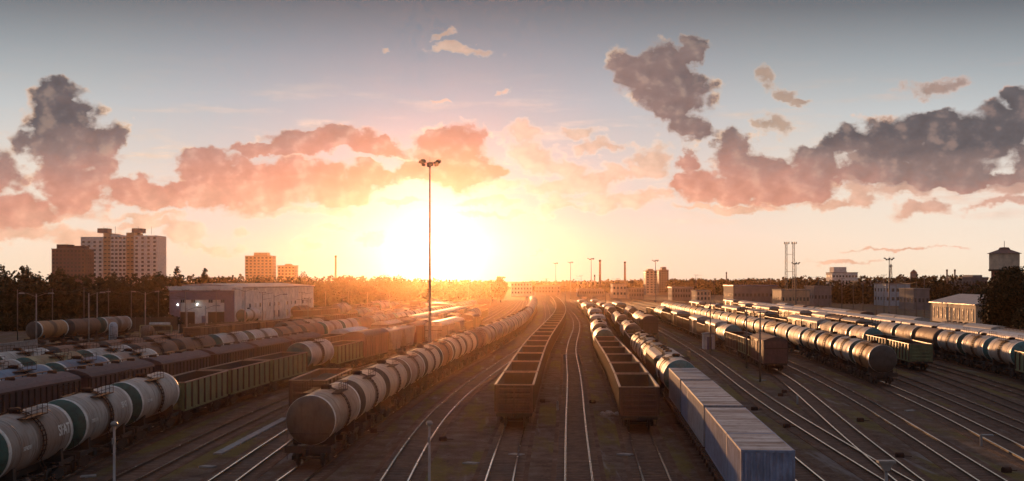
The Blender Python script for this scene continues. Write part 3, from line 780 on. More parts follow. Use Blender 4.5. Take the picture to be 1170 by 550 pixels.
def m_flatframe(half, lod, w=1.35):
    mb = MB(); mb.box(-half, half, -0.2, 0.2, 0.85, 1.16)
    for s in (-1, 1):
        mb.box(s*half-0.12, s*half+0.02, -w-0.06, w+0.06, 0.92, 1.17)
        mb.box(s*(half-2.3)-0.18, s*(half-2.3)+0.18, -w, w, 0.95, 1.158)
    for y in (-1, 1): mb.box(-half, half, y*w-0.05, y*w+0.05, 0.98, 1.156)
    if lod == 0:
        mb.lathe([(-0.6,0.22),(0.5,0.22)], 'x', (1.2,0.7,0.62), 10); mb.box(-1.5,-0.7,-0.95,-0.4,0.45,0.86)
        for y in (-1, 1): mb.tube((-half+3.3, y*1.25, 0.6), (half-3.3, y*1.25, 0.6), 0.03, n=5)
        for s in (-1, 1):
            for y in (-1.3, 1.3): mb.tube((s*half, y, 0.92), (s*half, y, 0.45), 0.025, n=5)
            mb.tube((s*half, -1.3, 0.46), (s*half, -0.95, 0.46), 0.025, n=5)
    return mb.mesh('frame', [M['steel_dark']])
def gondola_wagon(paint, lod, load=0, L=12.7, ztop=3.45):
    root = empty('gondola_wagon'); z0 = 1.28
    for s in (-1, 1):
        link('side_wall', cached(('gs', L, s, paint, ztop), lambda: m_gondola_sides(L, z0, ztop, s, paint)), root)
        link('end_wall', cached(('ge', L, s, paint, ztop), lambda: m_gondola_end(L, z0, ztop, s, paint)), root)
    link('rim', cached(('gr', L, ztop), lambda: m_gondola_rim(L, ztop)), root)
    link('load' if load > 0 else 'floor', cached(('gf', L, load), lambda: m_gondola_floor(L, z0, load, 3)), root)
    link('frame', cached(('ff', 6.4, min(lod,1)), lambda: m_flatframe(6.4, lod)), root)
    running_gear(root, 6.45, 4.35, lod)
    freeze(root); return root

def m_hopper(paint, L, lod):
    mb = MB(); h = L/2; w = 1.50
    # slightly outward-leaning side with ribs, sloped ends under the eaves
    prof = [(-h, 2.2), (-h, 3.75), (h, 3.75), (h, 2.2), (h-1.5, 1.15), (-h+1.5, 1.15)]
    mb.prism(prof, 'y', -w, w)
    nr = 15 if lod < 2 else 9
    for sy in (-1, 1):
        for i in range(nr):
            x = -h+0.12 + (L-0.24)*i/(nr-1); zb = 1.2 + max(0, abs(x)-(h-1.5))*0.70
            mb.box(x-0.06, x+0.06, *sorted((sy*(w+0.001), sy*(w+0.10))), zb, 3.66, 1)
        mb.box(-h-0.02, h+0.02, *sorted((sy*(w+0.002), sy*(w+0.12))), 3.66, 3.80)
        mb.box(-h+1.3, h-1.3, *sorted((sy*(w+0.002), sy*(w+0.115))), 1.08, 1.2)
    for sx in (-1, 1):
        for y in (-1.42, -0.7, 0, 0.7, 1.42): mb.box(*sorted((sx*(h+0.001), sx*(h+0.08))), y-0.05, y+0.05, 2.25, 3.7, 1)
        for y in (-1.38, 1.38):
            mb.bar((sx*(h-0.05), y, 1.15), (sx*(h-0.05), y, 2.3), 0.1); 
    return mb.mesh('body', [M[paint], M['rib_rust_shade']])
def m_hoproof(paint, L):
    mb = MB(); h = L/2+0.08
    mb.prism([(-1.60,3.81),(-1.35,4.02),(-0.5,4.30),(0,4.36),(0.5,4.30),(1.35,4.02),(1.60,3.81)], 'x', -h, h)
    for k in range(int(L/1.5)):
        x = -h + 0.7 + k*1.5; mb.box(x-0.03, x+0.03, -1.2, 1.2, 4.05, 4.12)
    return mb.mesh('roof', [M[paint]])
def m_hatches(L):
    mb = MB(); h = L/2
    for x in [(-h+1.6) + (L-3.2)*k/3 for k in range(4)]:
        mb.lathe([(4.2,0.36),(4.50,0.36),(4.56,0.28)], 'z', (x, 0, 0), 10)
    mb.box(-h, h, 0.5, 0.85, 4.42, 4.45); 
    for k in range(9): mb.bar((-h+0.3+(L-0.6)*k/8, 0.68, 4.15), (-h+0.3+(L-0.6)*k/8, 0.68, 4.43), 0.05)
    return mb.mesh('roof_hatches', [M['steel_brown']])
def hopper_wagon(paint, roof, lod, L=12.9):
    root = empty('hopper_wagon')
    link('body', cached(('hb', paint, L, lod), lambda: m_hopper(paint, L, lod)), root)
    link('roof', cached(('hr', roof, L), lambda: m_hoproof(roof, L)), root)
    if lod < 2: link('roof_hatches', cached(('hh', L), lambda: m_hatches(L)), root)
    link('frame', cached(('ff', L/2, min(lod,1)), lambda: m_flatframe(L/2, lod)), root)
    running_gear(root, L/2, L/2-2.1, lod)
    freeze(root); return root

def m_cement(paint, L):
    mb = MB(); h = L/2
    mb.prism([(-h,3.9),(-h+0.25,4.05),(h-0.25,4.05),(h,3.9),(h-2.3,1.1),(0.5,1.1),(0.2,1.9),(-0.2,1.9),(-0.5,1.1),(-h+2.3,1.1)][::-1], 'y', -1.5, 1.5)
    for sy in (-1, 1):
        for x in (-h+0.2, -h/2, 0, h/2, h-0.2): mb.box(x-0.07, x+0.07, *sorted((sy*1.501, sy*1.6)), 3.0 if abs(x) > h-1 else 2.0, 3.95)
        mb.box(-h, h, *sorted((sy*1.502, sy*1.58)), 3.8, 4.0)
    return mb.mesh('body', [M[paint]])
def cement_wagon(paint, lod, L=9.6):
    root = empty('hopper_wagon')
    link('body', cached(('cb', paint, L), lambda: m_cement(paint, L)), root)
    link('roof_hatches', cached(('cr', L), lambda: m_cement_roof(L)), root)
    link('frame', cached(('ff', L/2, min(lod,1)), lambda: m_flatframe(L/2, lod)), root)
    running_gear(root, L/2, L/2-1.9, lod)
    freeze(root); return root
def m_cement_roof(L):
    mb = MB(); mb.box(-L/2+0.3, L/2-0.3, -1.3, 1.3, 4.051, 4.12)
    for x in (-L/4, L/4): mb.lathe([(4.12,0.4),(4.35,0.4),(4.38,0.3)], 'z', (x,0,0), 10)
    return mb.mesh('roof_hatches', [M['roof_grey']])

def m_box(paint, L, lod, ztop=3.85):
    mb = MB(); h = L/2; w = 1.48
    mb.box(-h, h, -w, w, 1.16, ztop)
    nr = 11
    for sy in (-1, 1):
        for i in range(nr):
            x = -h+0.1 + (L-0.2)*i/(nr-1)
            if abs(x) < 1.2: continue
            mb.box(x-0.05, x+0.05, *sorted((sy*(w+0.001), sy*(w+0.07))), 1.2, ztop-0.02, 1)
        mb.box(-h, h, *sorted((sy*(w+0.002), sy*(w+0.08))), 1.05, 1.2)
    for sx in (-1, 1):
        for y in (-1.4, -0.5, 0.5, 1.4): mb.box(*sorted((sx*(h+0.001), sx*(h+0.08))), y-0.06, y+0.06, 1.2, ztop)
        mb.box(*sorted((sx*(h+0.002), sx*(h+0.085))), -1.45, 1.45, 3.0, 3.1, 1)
    return mb.mesh('body', [M[paint], M['rib_rust_shade']])
def m_boxdoor(paint, s, ztop=3.85):
    mb = MB(); mb.box(-1.1, 1.1, *sorted((s*1.485, s*1.57)), 1.25, ztop-0.25)
    for x in (-0.9, 0, 0.9): mb.box(x-0.05, x+0.05, *sorted((s*1.571, s*1.61)), 1.3, ztop-0.3)
    mb.box(-2.4, 2.4, *sorted((s*1.51, s*1.60)), ztop-0.2, ztop-0.12)
    return mb.mesh('door', [M[paint]])
def m_archroof(paint, L, ztop=3.85, rise=0.72, gable=False):
    mb = MB(); h = L/2+0.06; P = []
    if gable: P = [(-1.62, ztop), (-1.62, ztop+0.06), (-0.7, ztop+rise*0.75), (0, ztop+rise), (0.7, ztop+rise*0.75), (1.62, ztop+0.06), (1.62, ztop)]
    else:
        for k in range(13):
            a = math.pi*k/12; P.append((-1.58*math.cos(a), ztop + 0.001 + rise*math.sin(a)**0.8))
    mb.prism(P, 'x', -h, h)
    return mb.mesh('roof', [M[paint]])
def box_wagon(paint, roof, lod, L=13.8, ztop=3.85, rise=0.72, gable=False, name='boxcar'):
    root = empty(name)
    link('body', cached(('bb', paint, L, ztop), lambda: m_box(paint, L, lod, ztop)), root)
    link('roof', cached(('br', roof, L, ztop, rise, gable), lambda: m_archroof(roof, L, ztop, rise, gable)), root)
    if lod < 2:
        for s in (-1, 1): link('door', cached(('bd', paint, s, ztop), lambda: m_boxdoor(paint, s, ztop)), root)
    link('frame', cached(('ff', L/2, min(lod,1)), lambda: m_flatframe(L/2, lod)), root)
    running_gear(root, L/2, L/2-2.2, lod)
    freeze(root); return root

def flat_wagon(lod, L=18.4):
    root = empty('flat_wagon')
    def deck():
        mb = MB(); 
        for y in (-1.2, 1.2): mb.box(-L/2, L/2, y-0.12, y+0.12, 1.16, 1.27)
        for k in range(10): x = -L/2+0.4+(L-0.8)*k/9; mb.box(x-0.12, x+0.12, -1.5, 1.5, 1.2, 1.262)
        for sy in (-1, 1):
            mb.box(-L/2, L/2, *sorted((sy*1.42, sy*1.52)), 0.98, 1.265)
            for k in range(12): x = -L/2+0.5+(L-1)*k/11; mb.box(x-0.09, x+0.09, *sorted((sy*1.521, sy*1.63)), 1.0, 1.25)
        return mb.mesh('deck', [M['steel_brown']])
    link('deck', cached(('deck', L), deck), root)
    link('frame', cached(('ff', L/2, 0), lambda: m_flatframe(L/2, 0)), root)
    running_gear(root, L/2, L/2-2.3, lod)
    freeze(root); return root
def container(paint, L):
    root = empty('shipping_container')
    z0, z1, w, h = 0.0, 2.59, 1.22, L/2
    def side(s):
        mb = MB(); P = []; x = -h+0.12; k = 0
        while x < h-0.13:
            P += [(x, 0), (x+0.09, 0.045), (x+0.18, 0.045), (x+0.27, 0)]; x += 0.36
        P = [(min(a, h-0.12), b) for a, b in P]; P.append((h-0.12, 0))
        vs = []
        for a, b in P: vs += [(a, s*(w-0.055+b), z0+0.16), (a, s*(w-0.055+b), z1-0.12)]
        mb.add(vs, [(2*i, 2*i+2, 2*i+3, 2*i+1) if s < 0 else (2*i, 2*i+1, 2*i+3, 2*i+2) for i in range(len(P)-1)])
        return mb.mesh('side_panel', [M[paint]], recalc=False)
    def end(s):
        mb = MB(); P = []; y = -w+0.1
        while y < w-0.2: P += [(y, 0), (y+0.04, 0.055), (y+0.15, 0.055), (y+0.19, 0)]; y += 0.29
        P = [(min(a, w-0.1), b_) for a, b_ in P]; P.append((w-0.1, 0)); vs = []
        for a, b in P: vs += [(s*(h-0.06+b), a, z0+0.16), (s*(h-0.06+b), a, z1-0.12)]
        mb.add(vs, [(2*i, 2*i+2, 2*i+3, 2*i+1) if s > 0 else (2*i, 2*i+1, 2*i+3, 2*i+2) for i in range(len(P)-1)])
        return mb.mesh('end_panel', [M[paint]], recalc=False)
    def frame():
        mb = MB()
        for sx in (-1, 1):
            for sy in (-1, 1):
                mb.box(*sorted((sx*h, sx*(h-0.14))), *sorted((sy*w, sy*(w-0.12))), z0, z1)
                for z in (z0, z1-0.12): mb.box(*sorted((sx*(h+0.006), sx*(h-0.17))), *sorted((sy*(w+0.006), sy*(w-0.16))), z-0.004, z+0.124)
            mb.box(*sorted((sx*(h-0.004), sx*(h-0.1))), -w+0.12, w-0.12, z1-0.12, z1-0.01); mb.box(*sorted((sx*(h-0.004), sx*(h-0.1))), -w+0.12, w-0.12, z0, z0+0.16)
        for sy in (-1, 1):
            for a, b in ((z0, z0+0.16), (z1-0.12, z1-0.006)): mb.box(-h+0.14, h-0.14, *sorted((sy*(w-0.003), sy*(w-0.07))), a, b)
        return mb.mesh('corner_frame', [M[paint]])
    def roof():
        mb = MB(); vs = []; P = []; x = -h+0.1
        while x < h-0.1:
            P += [(x, 0), (x+0.06, 0.03), (x+0.3, 0.03), (x+0.36, 0)]; x += 0.42
        P = [(min(a, h-0.1), b) for a, b in P]; P.append((h-0.1, 0))
        for a, b in P: vs += [(a, -w+0.05, z1-0.035+b), (a, w-0.05, z1-0.035+b)]
        mb.add(vs, [(2*i, 2*i+2, 2*i+3, 2*i+1) for i in range(len(P)-1)])
        return mb.mesh('roof', [M['cont_roof']], recalc=False)
    for s in (-1, 1):
        link('side_panel', cached(('cs', paint, L, s), lambda: side(s)), root)
        link('end_panel', cached(('ce', paint, L, s), lambda: end(s)), root)
    link('corner_frame', cached(('cf', paint, L), frame), root); link('roof', cached(('crf', L), roof), root)
    freeze(root); return root

# prototypes are made on first use, later uses are copies
PROTO = {}
def use(key, fn):
    if key not in PROTO:
        PROTO[key] = fn(); return PROTO[key]
    return copy_tree(PROTO[key])
def put_on(t, s_mid, bx, o):
    a = t.pos(s_mid - bx); b = t.pos(s_mid + bx); m = (a + b) / 2
    o.location = m; o.rotation_euler = (0, 0, math.atan2(b.y-a.y, b.x-a.x)); return m

KIND = {
 # key: (builder(lod), pitch, bogie half distance, words)
 'tw': (lambda l: tank_wagon('paint_white', 'end_green', 'ring_white', l), 12.02, 3.8, 'white tank wagon with dark green ends'),
 'tg': (lambda l: tank_wagon('paint_grey', 'end_green', 'ring_white', l), 12.02, 3.8, 'grey tank wagon with green ends'),
 'tc': (lambda l: tank_wagon('paint_cream', 'end_brown', 'ring_white', l), 12.02, 3.8, 'cream tank wagon'),
 'tn': (lambda l: tank_wagon('paint_cream', 'end_brown', 'paint_cream', l), 12.02, 3.8, 'dusty cream tank wagon'),
 'tr': (lambda l: tank_wagon('paint_rust', 'end_dark', 'paint_rust', l), 12.02, 3.8, 'rust brown tank wagon'),
 'to': (lambda l: tank_wagon('paint_orange', 'end_dark', 'ring_white', l), 12.02, 3.8, 'orange streaked tank wagon'),
 'tb': (lambda l: tank_wagon('paint_blue', 'end_green', 'ring_white', l), 12.02, 3.8, 'blue tank wagon with white ring'),
 'ty': (lambda l: tank_wagon('paint_yellow', 'end_green', 'paint_yellow', l), 12.02, 3.8, 'pale yellow tank wagon'),
 'tk': (lambda l: tank_wagon('paint_dark', 'end_dark', 'paint_dark', l), 12.02, 3.8, 'dark tank wagon'),
 'tt': (lambda l: tank_wagon('paint_white', 'end_teal', 'ring_white', l), 12.02, 3.8, 'white tank wagon with teal ends'),
 'gb': (lambda l: gondola_wagon('gond_brown', l), 13.92, 4.33, 'empty brown gondola'),
 'gg': (lambda l: gondola_wagon('gond_green', l), 13.92, 4.33, 'empty green gondola'),
 'gl': (lambda l: gondola_wagon('gond_brown', l, 1.3), 13.92, 4.33, 'loaded brown gondola'),
 'gh': (lambda l: gondola_wagon('gond_green', l, 1.9), 13.92, 4.33, 'heaped dark green gondola'),
 'hb': (lambda l: hopper_wagon('hopper_brown', 'roof_brown', l), 14.72, 4.5, 'dark brown ribbed hopper wagon'),
 'hg': (lambda l: hopper_wagon('hopper_grey', 'roof_grey', l), 14.72, 4.5, 'grey ribbed hopper wagon'),
 'hd': (lambda l: hopper_wagon('hopper_green', 'roof_silver', l), 14.72, 4.5, 'green hopper with pale roof'),
 'cm': (lambda l: cement_wagon('hopper_grey', l), 10.9, 2.9, 'short sloping ended hopper'),
 'bb': (lambda l: box_wagon('hopper_brown', 'roof_brown', l), 14.73, 4.6, 'brown boxcar'),
 'bn': (lambda l: box_wagon('hopper_brown', 'roof_brown', l, 13.8, 3.95, 0.55, True), 14.73, 4.6, 'dark gable roofed boxcar'),
 'bo': (lambda l: box_wagon('box_orange', 'roof_silver', l), 14.73, 4.6, 'orange boxcar with silver roof'),
 'bs': (lambda l: box_wagon('hopper_grey', 'roof_silver', l), 14.73, 4.6, 'grey boxcar with shining roof'),
 'bp': (lambda l: box_wagon('pale_blue', 'pale_blue', l, 11.5, 3.5, 0.6), 13.0, 3.9, 'pale blue covered wagon'),
 'rf': (lambda l: box_wagon('reefer_white', 'reefer_white', l, 20.6, 3.9, 0.62, name='refrigerator_wagon'), 21.6, 7.2, 'long white refrigerator wagon'),
 'dm': (lambda l: hopper_wagon('hopper_brown', 'roof_silver', l), 14.72, 4.5, 'brown hopper with silver roof'),
}
ORD = ('first second third fourth fifth sixth seventh eighth ninth tenth eleventh twelfth thirteenth fourteenth fifteenth sixteenth seventeenth '
       'eighteenth nineteenth twentieth twenty-first twenty-second twenty-third twenty-fourth twenty-fifth twenty-sixth twenty-seventh twenty-eighth '
       'twenty-ninth thirtieth thirty-first thirty-second thirty-third thirty-fourth thirty-fifth thirty-sixth thirty-seventh thirty-eighth thirty-ninth fortieth '
       'forty-first forty-second forty-third forty-fourth forty-fifth forty-sixth').split()
def rake(tk, y_near, seq, where, group, special=None, gap=0.0, y_max=690, flip=False):
    """seq: list of kinds from the near end; stops at y_max"""
    t = TR[tk]; s = t.s_at(y_near); n = 0; out = []
    for k in seq:
        fn, pitch, bx, words = KIND[k]
        if t.pos(min(s+pitch, t.S[-1])).y > y_max or s + pitch > t.S[-1] - 2: break
        mid = t.pos(s + pitch/2); d = mid.y
        lod = 0 if d < 175 else (1 if d < 330 else 2)
        if k in ('hb','hg','hd','dm') and lod == 1 and d < 200: lod = 0
        o = use((k, lod), lambda: fn(lod))
        put_on(t, s + pitch/2, bx, o)
        if flip: o.rotation_euler.z += math.pi
        lab = words + ', ' + (ORD[n] + ' nearest' if n else 'nearest') + ' of ' + where
        if special and n in special: lab = special[n]
        tag(o, lab, 'hopper wagon' if k in ('hb','hg','hd','cm','dm') else 'tank wagon' if k[0] == 't' else 'gondola' if k[0] == 'g' else 'refrigerator wagon' if k == 'rf' else 'boxcar', group)
        out.append(o); n += 1; s += pitch
    return out
def rep(s, n): return (s.split() * n)[:n]

# centre-left: the long tank train
C_ = rake('C', 72.9, ['tc'] + rep('tn tn tc tn to tc tn tr tn tc tn tn tc', 42), 'the curving cream tank train', 'tank wagons of the curving centre train',
     {0: 'cream tank wagon with dark round end facing the camera, nearest of the curving train'}, y_max=640)
# T_B: lone gondola
rake('B', 96.5, ['gl'], 'the short rake', None, {0: 'lone brown gondola holding dark load, just left of the cream tank train'})
rake('A', 203, rep('bs bs gb bb', 4), 'the short rake by the floodlight mast', 'covered wagons left of the curving tank train', y_max=262)
# L1: white tanks, green gondolas, then mixed
L1o = rake('L1', 58.4, ['tg', 'tg', 'tw', 'gg', 'gg', 'gg', 'tw', 'gg', 'bb', 'cm', 'cm', 'bn', 'bb', 'gb', 'gb', 'tc', 'gb', 'gb', 'tc', 'tc', 'gb', 'gb'] , 'the left rake with green gondolas',
     'wagons in the rake with white tanks and green gondolas',
     {0: 'grey tank wagon lettered SFAT at the lower left edge', 1: 'grey tank wagon with white ring and green end, just behind the SFAT tank',
      2: 'white tank wagon with brown ladder, coupled to the front green gondola', 3: 'nearest empty green gondola with rusty, shade-darkened ribs, behind the white tank',
      4: 'second empty green gondola on the left', 5: 'third empty green gondola, coupled before the lone white tank', 6: 'lone white tank wagon between green gondolas on the left'}, y_max=480)
rake('L2', 66, ['hb','hb','hb','hb','hb','hb','hb','gb','bp','gb','dm','hb','bs','bs','bs','bs','bs','bs','hb','hb','gb','gb','gb','gb'], 'the left row of brown hoppers', 'wagons in the left row of brown hoppers',
     {8: 'pale blue covered wagon standing out among the brown hoppers'}, y_max=420)
rake('L3', 79, ['ty', 'tb', 'tb', 'tw'], 'the short rake behind the hoppers', 'tank wagons behind the nearest brown hoppers')
rake('L4', 98, ['tw','ty','tw','tr','tr','tw','tw','tr','tr','tw','tw','tr','tc','tc','tw','tc','tc','tc','tw','tc','tc','tw','tc','tr','tc','tw','tc','tc','tc'], 'the long left tank row', 'tank wagons in the long left row', y_max=480)
rake('L5', 116, ['tw','tr','tr','tr','gb','gb','gb','tr','tc','gb','gb','gb','tc','tc','gb','gb','hb','gb','gb','tc','tc','tr','tc','gb','gb'], 'the far left tank and gondola row', 'wagons of the left row headed by a big white tank', y_max=500)
rake('L6', 205, rep('gb gb gb gl gb gb gb tc tw gb gb hb gb gb tc tc tw gb gb gb gb', 26), 'the dark gondolas before the depot', 'wagons of the dark gondola row before the depot', y_max=520)
rake('L7', 208, ['to', 'tr', 'tg'], 'the short far left rake', 'tank wagons of the short far left rake', y_max=250)
rake('L7', 322, rep('gb gb tc gb gb tw tc gb hb gb gb tc gb', 16), 'the rake along the sheds', 'wagons of the rake along the depot sheds', y_max=500)
rake('L8', 297, ['tw'], 'the short rake', None, {0: 'single white tank wagon standing before the workshop wall'})
rake('L8', 340, ['tr', 'gb', 'gb', 'tc', 'gb', 'gb', 'tc', 'tc', 'gb', 'gb'], 'the rake right under the white depot wall', 'wagons under the white depot wall', y_max=480)
rake('E', 92.5, rep('gb', 44), 'the middle gondola rake', 'gondolas of the middle rake', {0: 'empty brown gondola with its blank end wall facing the camera, nearest of the middle rake'}, y_max=640)
rake('G', 90.5, ['gb']*6 + ['tw','gb','tc','tc','gb','bo','tc','gb','gb','bo','tc','tc','gb','gb','bo','gb','tc','tc','gb','gb','bo'], 'the sunlit gondola rake', 'wagons of the rake right of centre',
     {0: 'empty brown gondola with tall end wall, nearest of the rake right of centre'}, y_max=640)
rake('I0', 236, ['bb','tc','tc','tc','gb','gb','tc','tc','gb','gb','gb','bo','bo','gb','gb'], 'the rake behind the container train', 'wagons of the rake headed by a dark boxcar end', y_max=520)
rake('J', 149, ['bn','gg','gb','tt','bo','gb','bs','gb','gb','bo','gb','gb','tc','tc','gb','gb'], 'the rake behind the near brown boxcar', 'wagons of the rake headed by a dark brown boxcar',
     {0: 'dark brown gable roofed boxcar with its end towards the camera, nearest of its rake'}, y_max=400)
rake('L', 131, ['to','tw','to','tc','tw','tc','to','tc','tw','tc','to','tc','tc','to','tw','tc','to','tc','tc','tw','tc','to','tc','tc','tc','tc'], 'the orange lit tank train', 'tank wagons of the long orange lit train',
     {0: 'orange and white tank wagon with white ringed round end, nearest of the orange lit train'}, y_max=420)
rake('N', 152, ['gg','gg','tt','tw','tc','bs','bo','gb','gb','bo','bo','gb','bo','bo','gb','bo','tc','gb','bo','bo'], 'the right rake with green gondolas', 'wagons of the rake headed by dark green gondolas',
     {0: 'dark green gondola with sunlit left side, nearest of its rake on the right'}, y_max=430)
rake('P', 125, ['gg','tt','tt','tw','tr','tc','tw','gh','hd','hb','bs','gb','bo','bo','gb','bo','bo','gb','bo'], 'the right edge silver tanks', 'wagons of the silver tank rake at the right edge',
     {0: 'yellow green gondola at the right edge of the picture', 1: 'silver tank wagon with teal end, coupled to the gondola at the right edge'}, y_max=400)
rake('Q', 150, ['rf','rf','rf','rf','rf','rf','rf','rf','rf','rf','bo','bs','bo','bo','gb','bo','bo','gb'], 'the white refrigerator train', 'wagons of the long white refrigerator train', y_max=470)
rake('R', 168, ['hd','bs','dm','gb','bs','bs','gb','bb','bo','bo','tc','tc','bb','gb','bo'], 'the row behind the refrigerator train', 'wagons of the back row on the right', y_max=420)
# container train on H
t = TR['H']; s = t.s_at(53.4); cn = 0
flats = [[('cont_blue', 6.06), ('cont_blue', 12.19)], [('cont_grey', 12.19), ('cont_blue', 6.06)], [('cont_grey', 12.19)]]
clab = [['blue corrugated container, nearest to the camera at the bottom of the picture', 'long blue container, second from the near end of the container train'],
        ['grey container with pale roof, third from the near end of the container train', 'blue short container, fourth from the near end of the container train'],
        ['grey container, farthest of the container train, before a round tank']]
for i, f in enumerate(flats):
    L = 18.4 if i < 2 else 12.9; pitch = L + 1.1
    o = use(('fl', L), lambda: flat_wagon(0, L)); put_on(t, s+pitch/2, 7, o)
    tag(o, ['flat wagon carrying the nearest blue containers', 'flat wagon carrying the grey and blue containers further back', 'short flat wagon carrying the farthest grey container'][i], 'flat wagon', 'flat wagons of the container train')
    x = -L/2 + 0.03
    for j, (pc, cl) in enumerate(f):
        c = use(('ct', pc, cl), lambda: container(pc, cl))
        loc = o.matrix_basis @ Vector((x+cl/2, 0, 1.2705)); c.location = loc; c.rotation_euler = o.rotation_euler
        tag(c, clab[i][j], 'container', 'containers on the flat wagons'); x += cl + 0.09
    s += pitch
rake('H', t.pos(s).y, ['tt','hd','tc','tc','tn','gb','gb','tc','tc','gb','gb','tc','tc','tc','gb','gb','gb','tc','tc','bo','gb','gb','tc','tc','gb','gb','bo'], 'the rake behind the containers', 'wagons coupled behind the containers', y_max=600)

# lettering on the nearest left tanks
def text_part(txt, size, parent, loc, rot, name='lettering', mt='letter_white', ext=0.004):
    cu = bpy.data.curves.new(name, 'FONT'); cu.body = txt; cu.size = size; cu.extrude = ext; cu.align_x = 'CENTER'; cu.align_y = 'CENTER'; cu.offset = size*0.02
    tmp = bpy.data.objects.new('tmp', cu); col.objects.link(tmp)
    dg = bpy.context.evaluated_depsgraph_get(); me = bpy.data.meshes.new_from_object(tmp.evaluated_get(dg)); bpy.data.objects.remove(tmp)
    return me, cu
def wrap_text(txt, size, parent, x, ang, rad, side, name='lettering'):
    me, cu = text_part(txt, size, parent, None, None)
    bm = bmesh.new(); bm.from_mesh(me)
    bmesh.ops.subdivide_edges(bm, edges=[e for e in bm.edges if e.calc_length() > size*0.25], cuts=2)
    for v in bm.verts:
        a = ang + v.co.y/rad; r = rad + 0.008 + v.co.z
        v.co = Vector((x + (v.co.x if side < 0 else -v.co.x), side*r*math.cos(a), 2.85 + r*math.sin(a)))
    bm.to_mesh(me); bm.free(); me.materials.clear(); me.materials.append(M['letter_white'])
    return link(name, me, parent)
if len(L1o) > 2:
    # camera side of the left rakes is local -y
    wrap_text("SFAT", 0.85, L1o[0], 3.35, R(8), 1.55, -1)
    wrap_text("50742381", 0.3, L1o[0], -2.3, R(-2), 1.55, -1)
    wrap_text("73958214", 0.3, L1o[1], -3.2, R(4), 1.55, -1); wrap_text("SFAT", 0.55, L1o[1], 3.1, R(16), 1.55, -1)
    wrap_text("51284460", 0.28, L1o[2], -3.0, R(4), 1.55, -1)
# ------------------------------------------------------------------ buildings
def mesh_building(root, name, x0, x1, y0, y1, z0, z1, mt): mb = MB(); mb.box(x0, x1, y0, y1, z0, z1); return mb.build(name, M[mt], root)
def windows_grid(root, face, xs, zs, w, h, depth=0.06, fr='window_frame', frame=True, name='window'):
    """face: ('y', y, s) or ('x', x, s): plane coordinate and outward sign; one part per window with its pane"""
    ax, c, sg = face
    def mk():
        mb = MB(); t = 0.09; d = sorted((0, sg*depth))
        def bx(a0, a1, z0, z1):
            if ax == 'y': mb.box(a0, a1, d[0], d[1], z0, z1)
            else: mb.box(d[0], d[1], a0, a1, z0, z1)
        bx(-w/2-t, -w/2, -h/2-t, h/2+t); bx(w/2, w/2+t, -h/2-t, h/2+t); bx(-w/2, w/2, h/2, h/2+t); bx(-w/2, w/2, -h/2-t, -h/2); bx(-0.04, 0.04, -h/2, h/2)
        return mb.mesh(name, [M[fr]])
    def mp():
        mb = MB(); d = sorted((0, sg*depth*0.4))
        if ax == 'y': mb.box(-w/2, w/2, d[0], d[1], -h/2, h/2)
        else: mb.box(d[0], d[1], -w/2, w/2, -h/2, h/2)
        return mb.mesh('pane', [M['window_dark']])
    a = cached(('wf', ax, sg, w, h, fr, depth), mk); b = cached(('wp', ax, sg, w, h, depth), mp)
    for z in zs:
        for x in xs:
            o = link(name, a, root); o.location = (x, c + sg*0.004, z) if ax == 'y' else (c + sg*0.004, x, z)
            p = link('pane', b, o)
def lin_(a, b, n): return [a + (b-a)*i/(n-1) for i in range(n)] if n > 1 else [(a+b)/2]

def window_parts(root, W_, winm='window_dark'):
    # the first hundred panes are parts of their own, any more go into one
    W_ = sorted(W_, key=lambda w: w[1])
    for (x, y, z, a, b, hh) in W_[:100]:
        def mk():
            mb = MB(); mb.box(-a, a, -b, b, 0, hh); return mb.mesh('window', [M[winm]])
        o = link('window', cached(('wb', round(a,3), round(b,3), round(hh,3), winm), mk), root); o.location = (x, y, z)
    if len(W_) > 100:
        mb = MB()
        for (x, y, z, a, b, hh) in W_[100:]: mb.box(x-a, x+a, y-b, y+b, z, z+hh)
        mb.build('windows', M[winm], root)['kind'] = 'stuff'
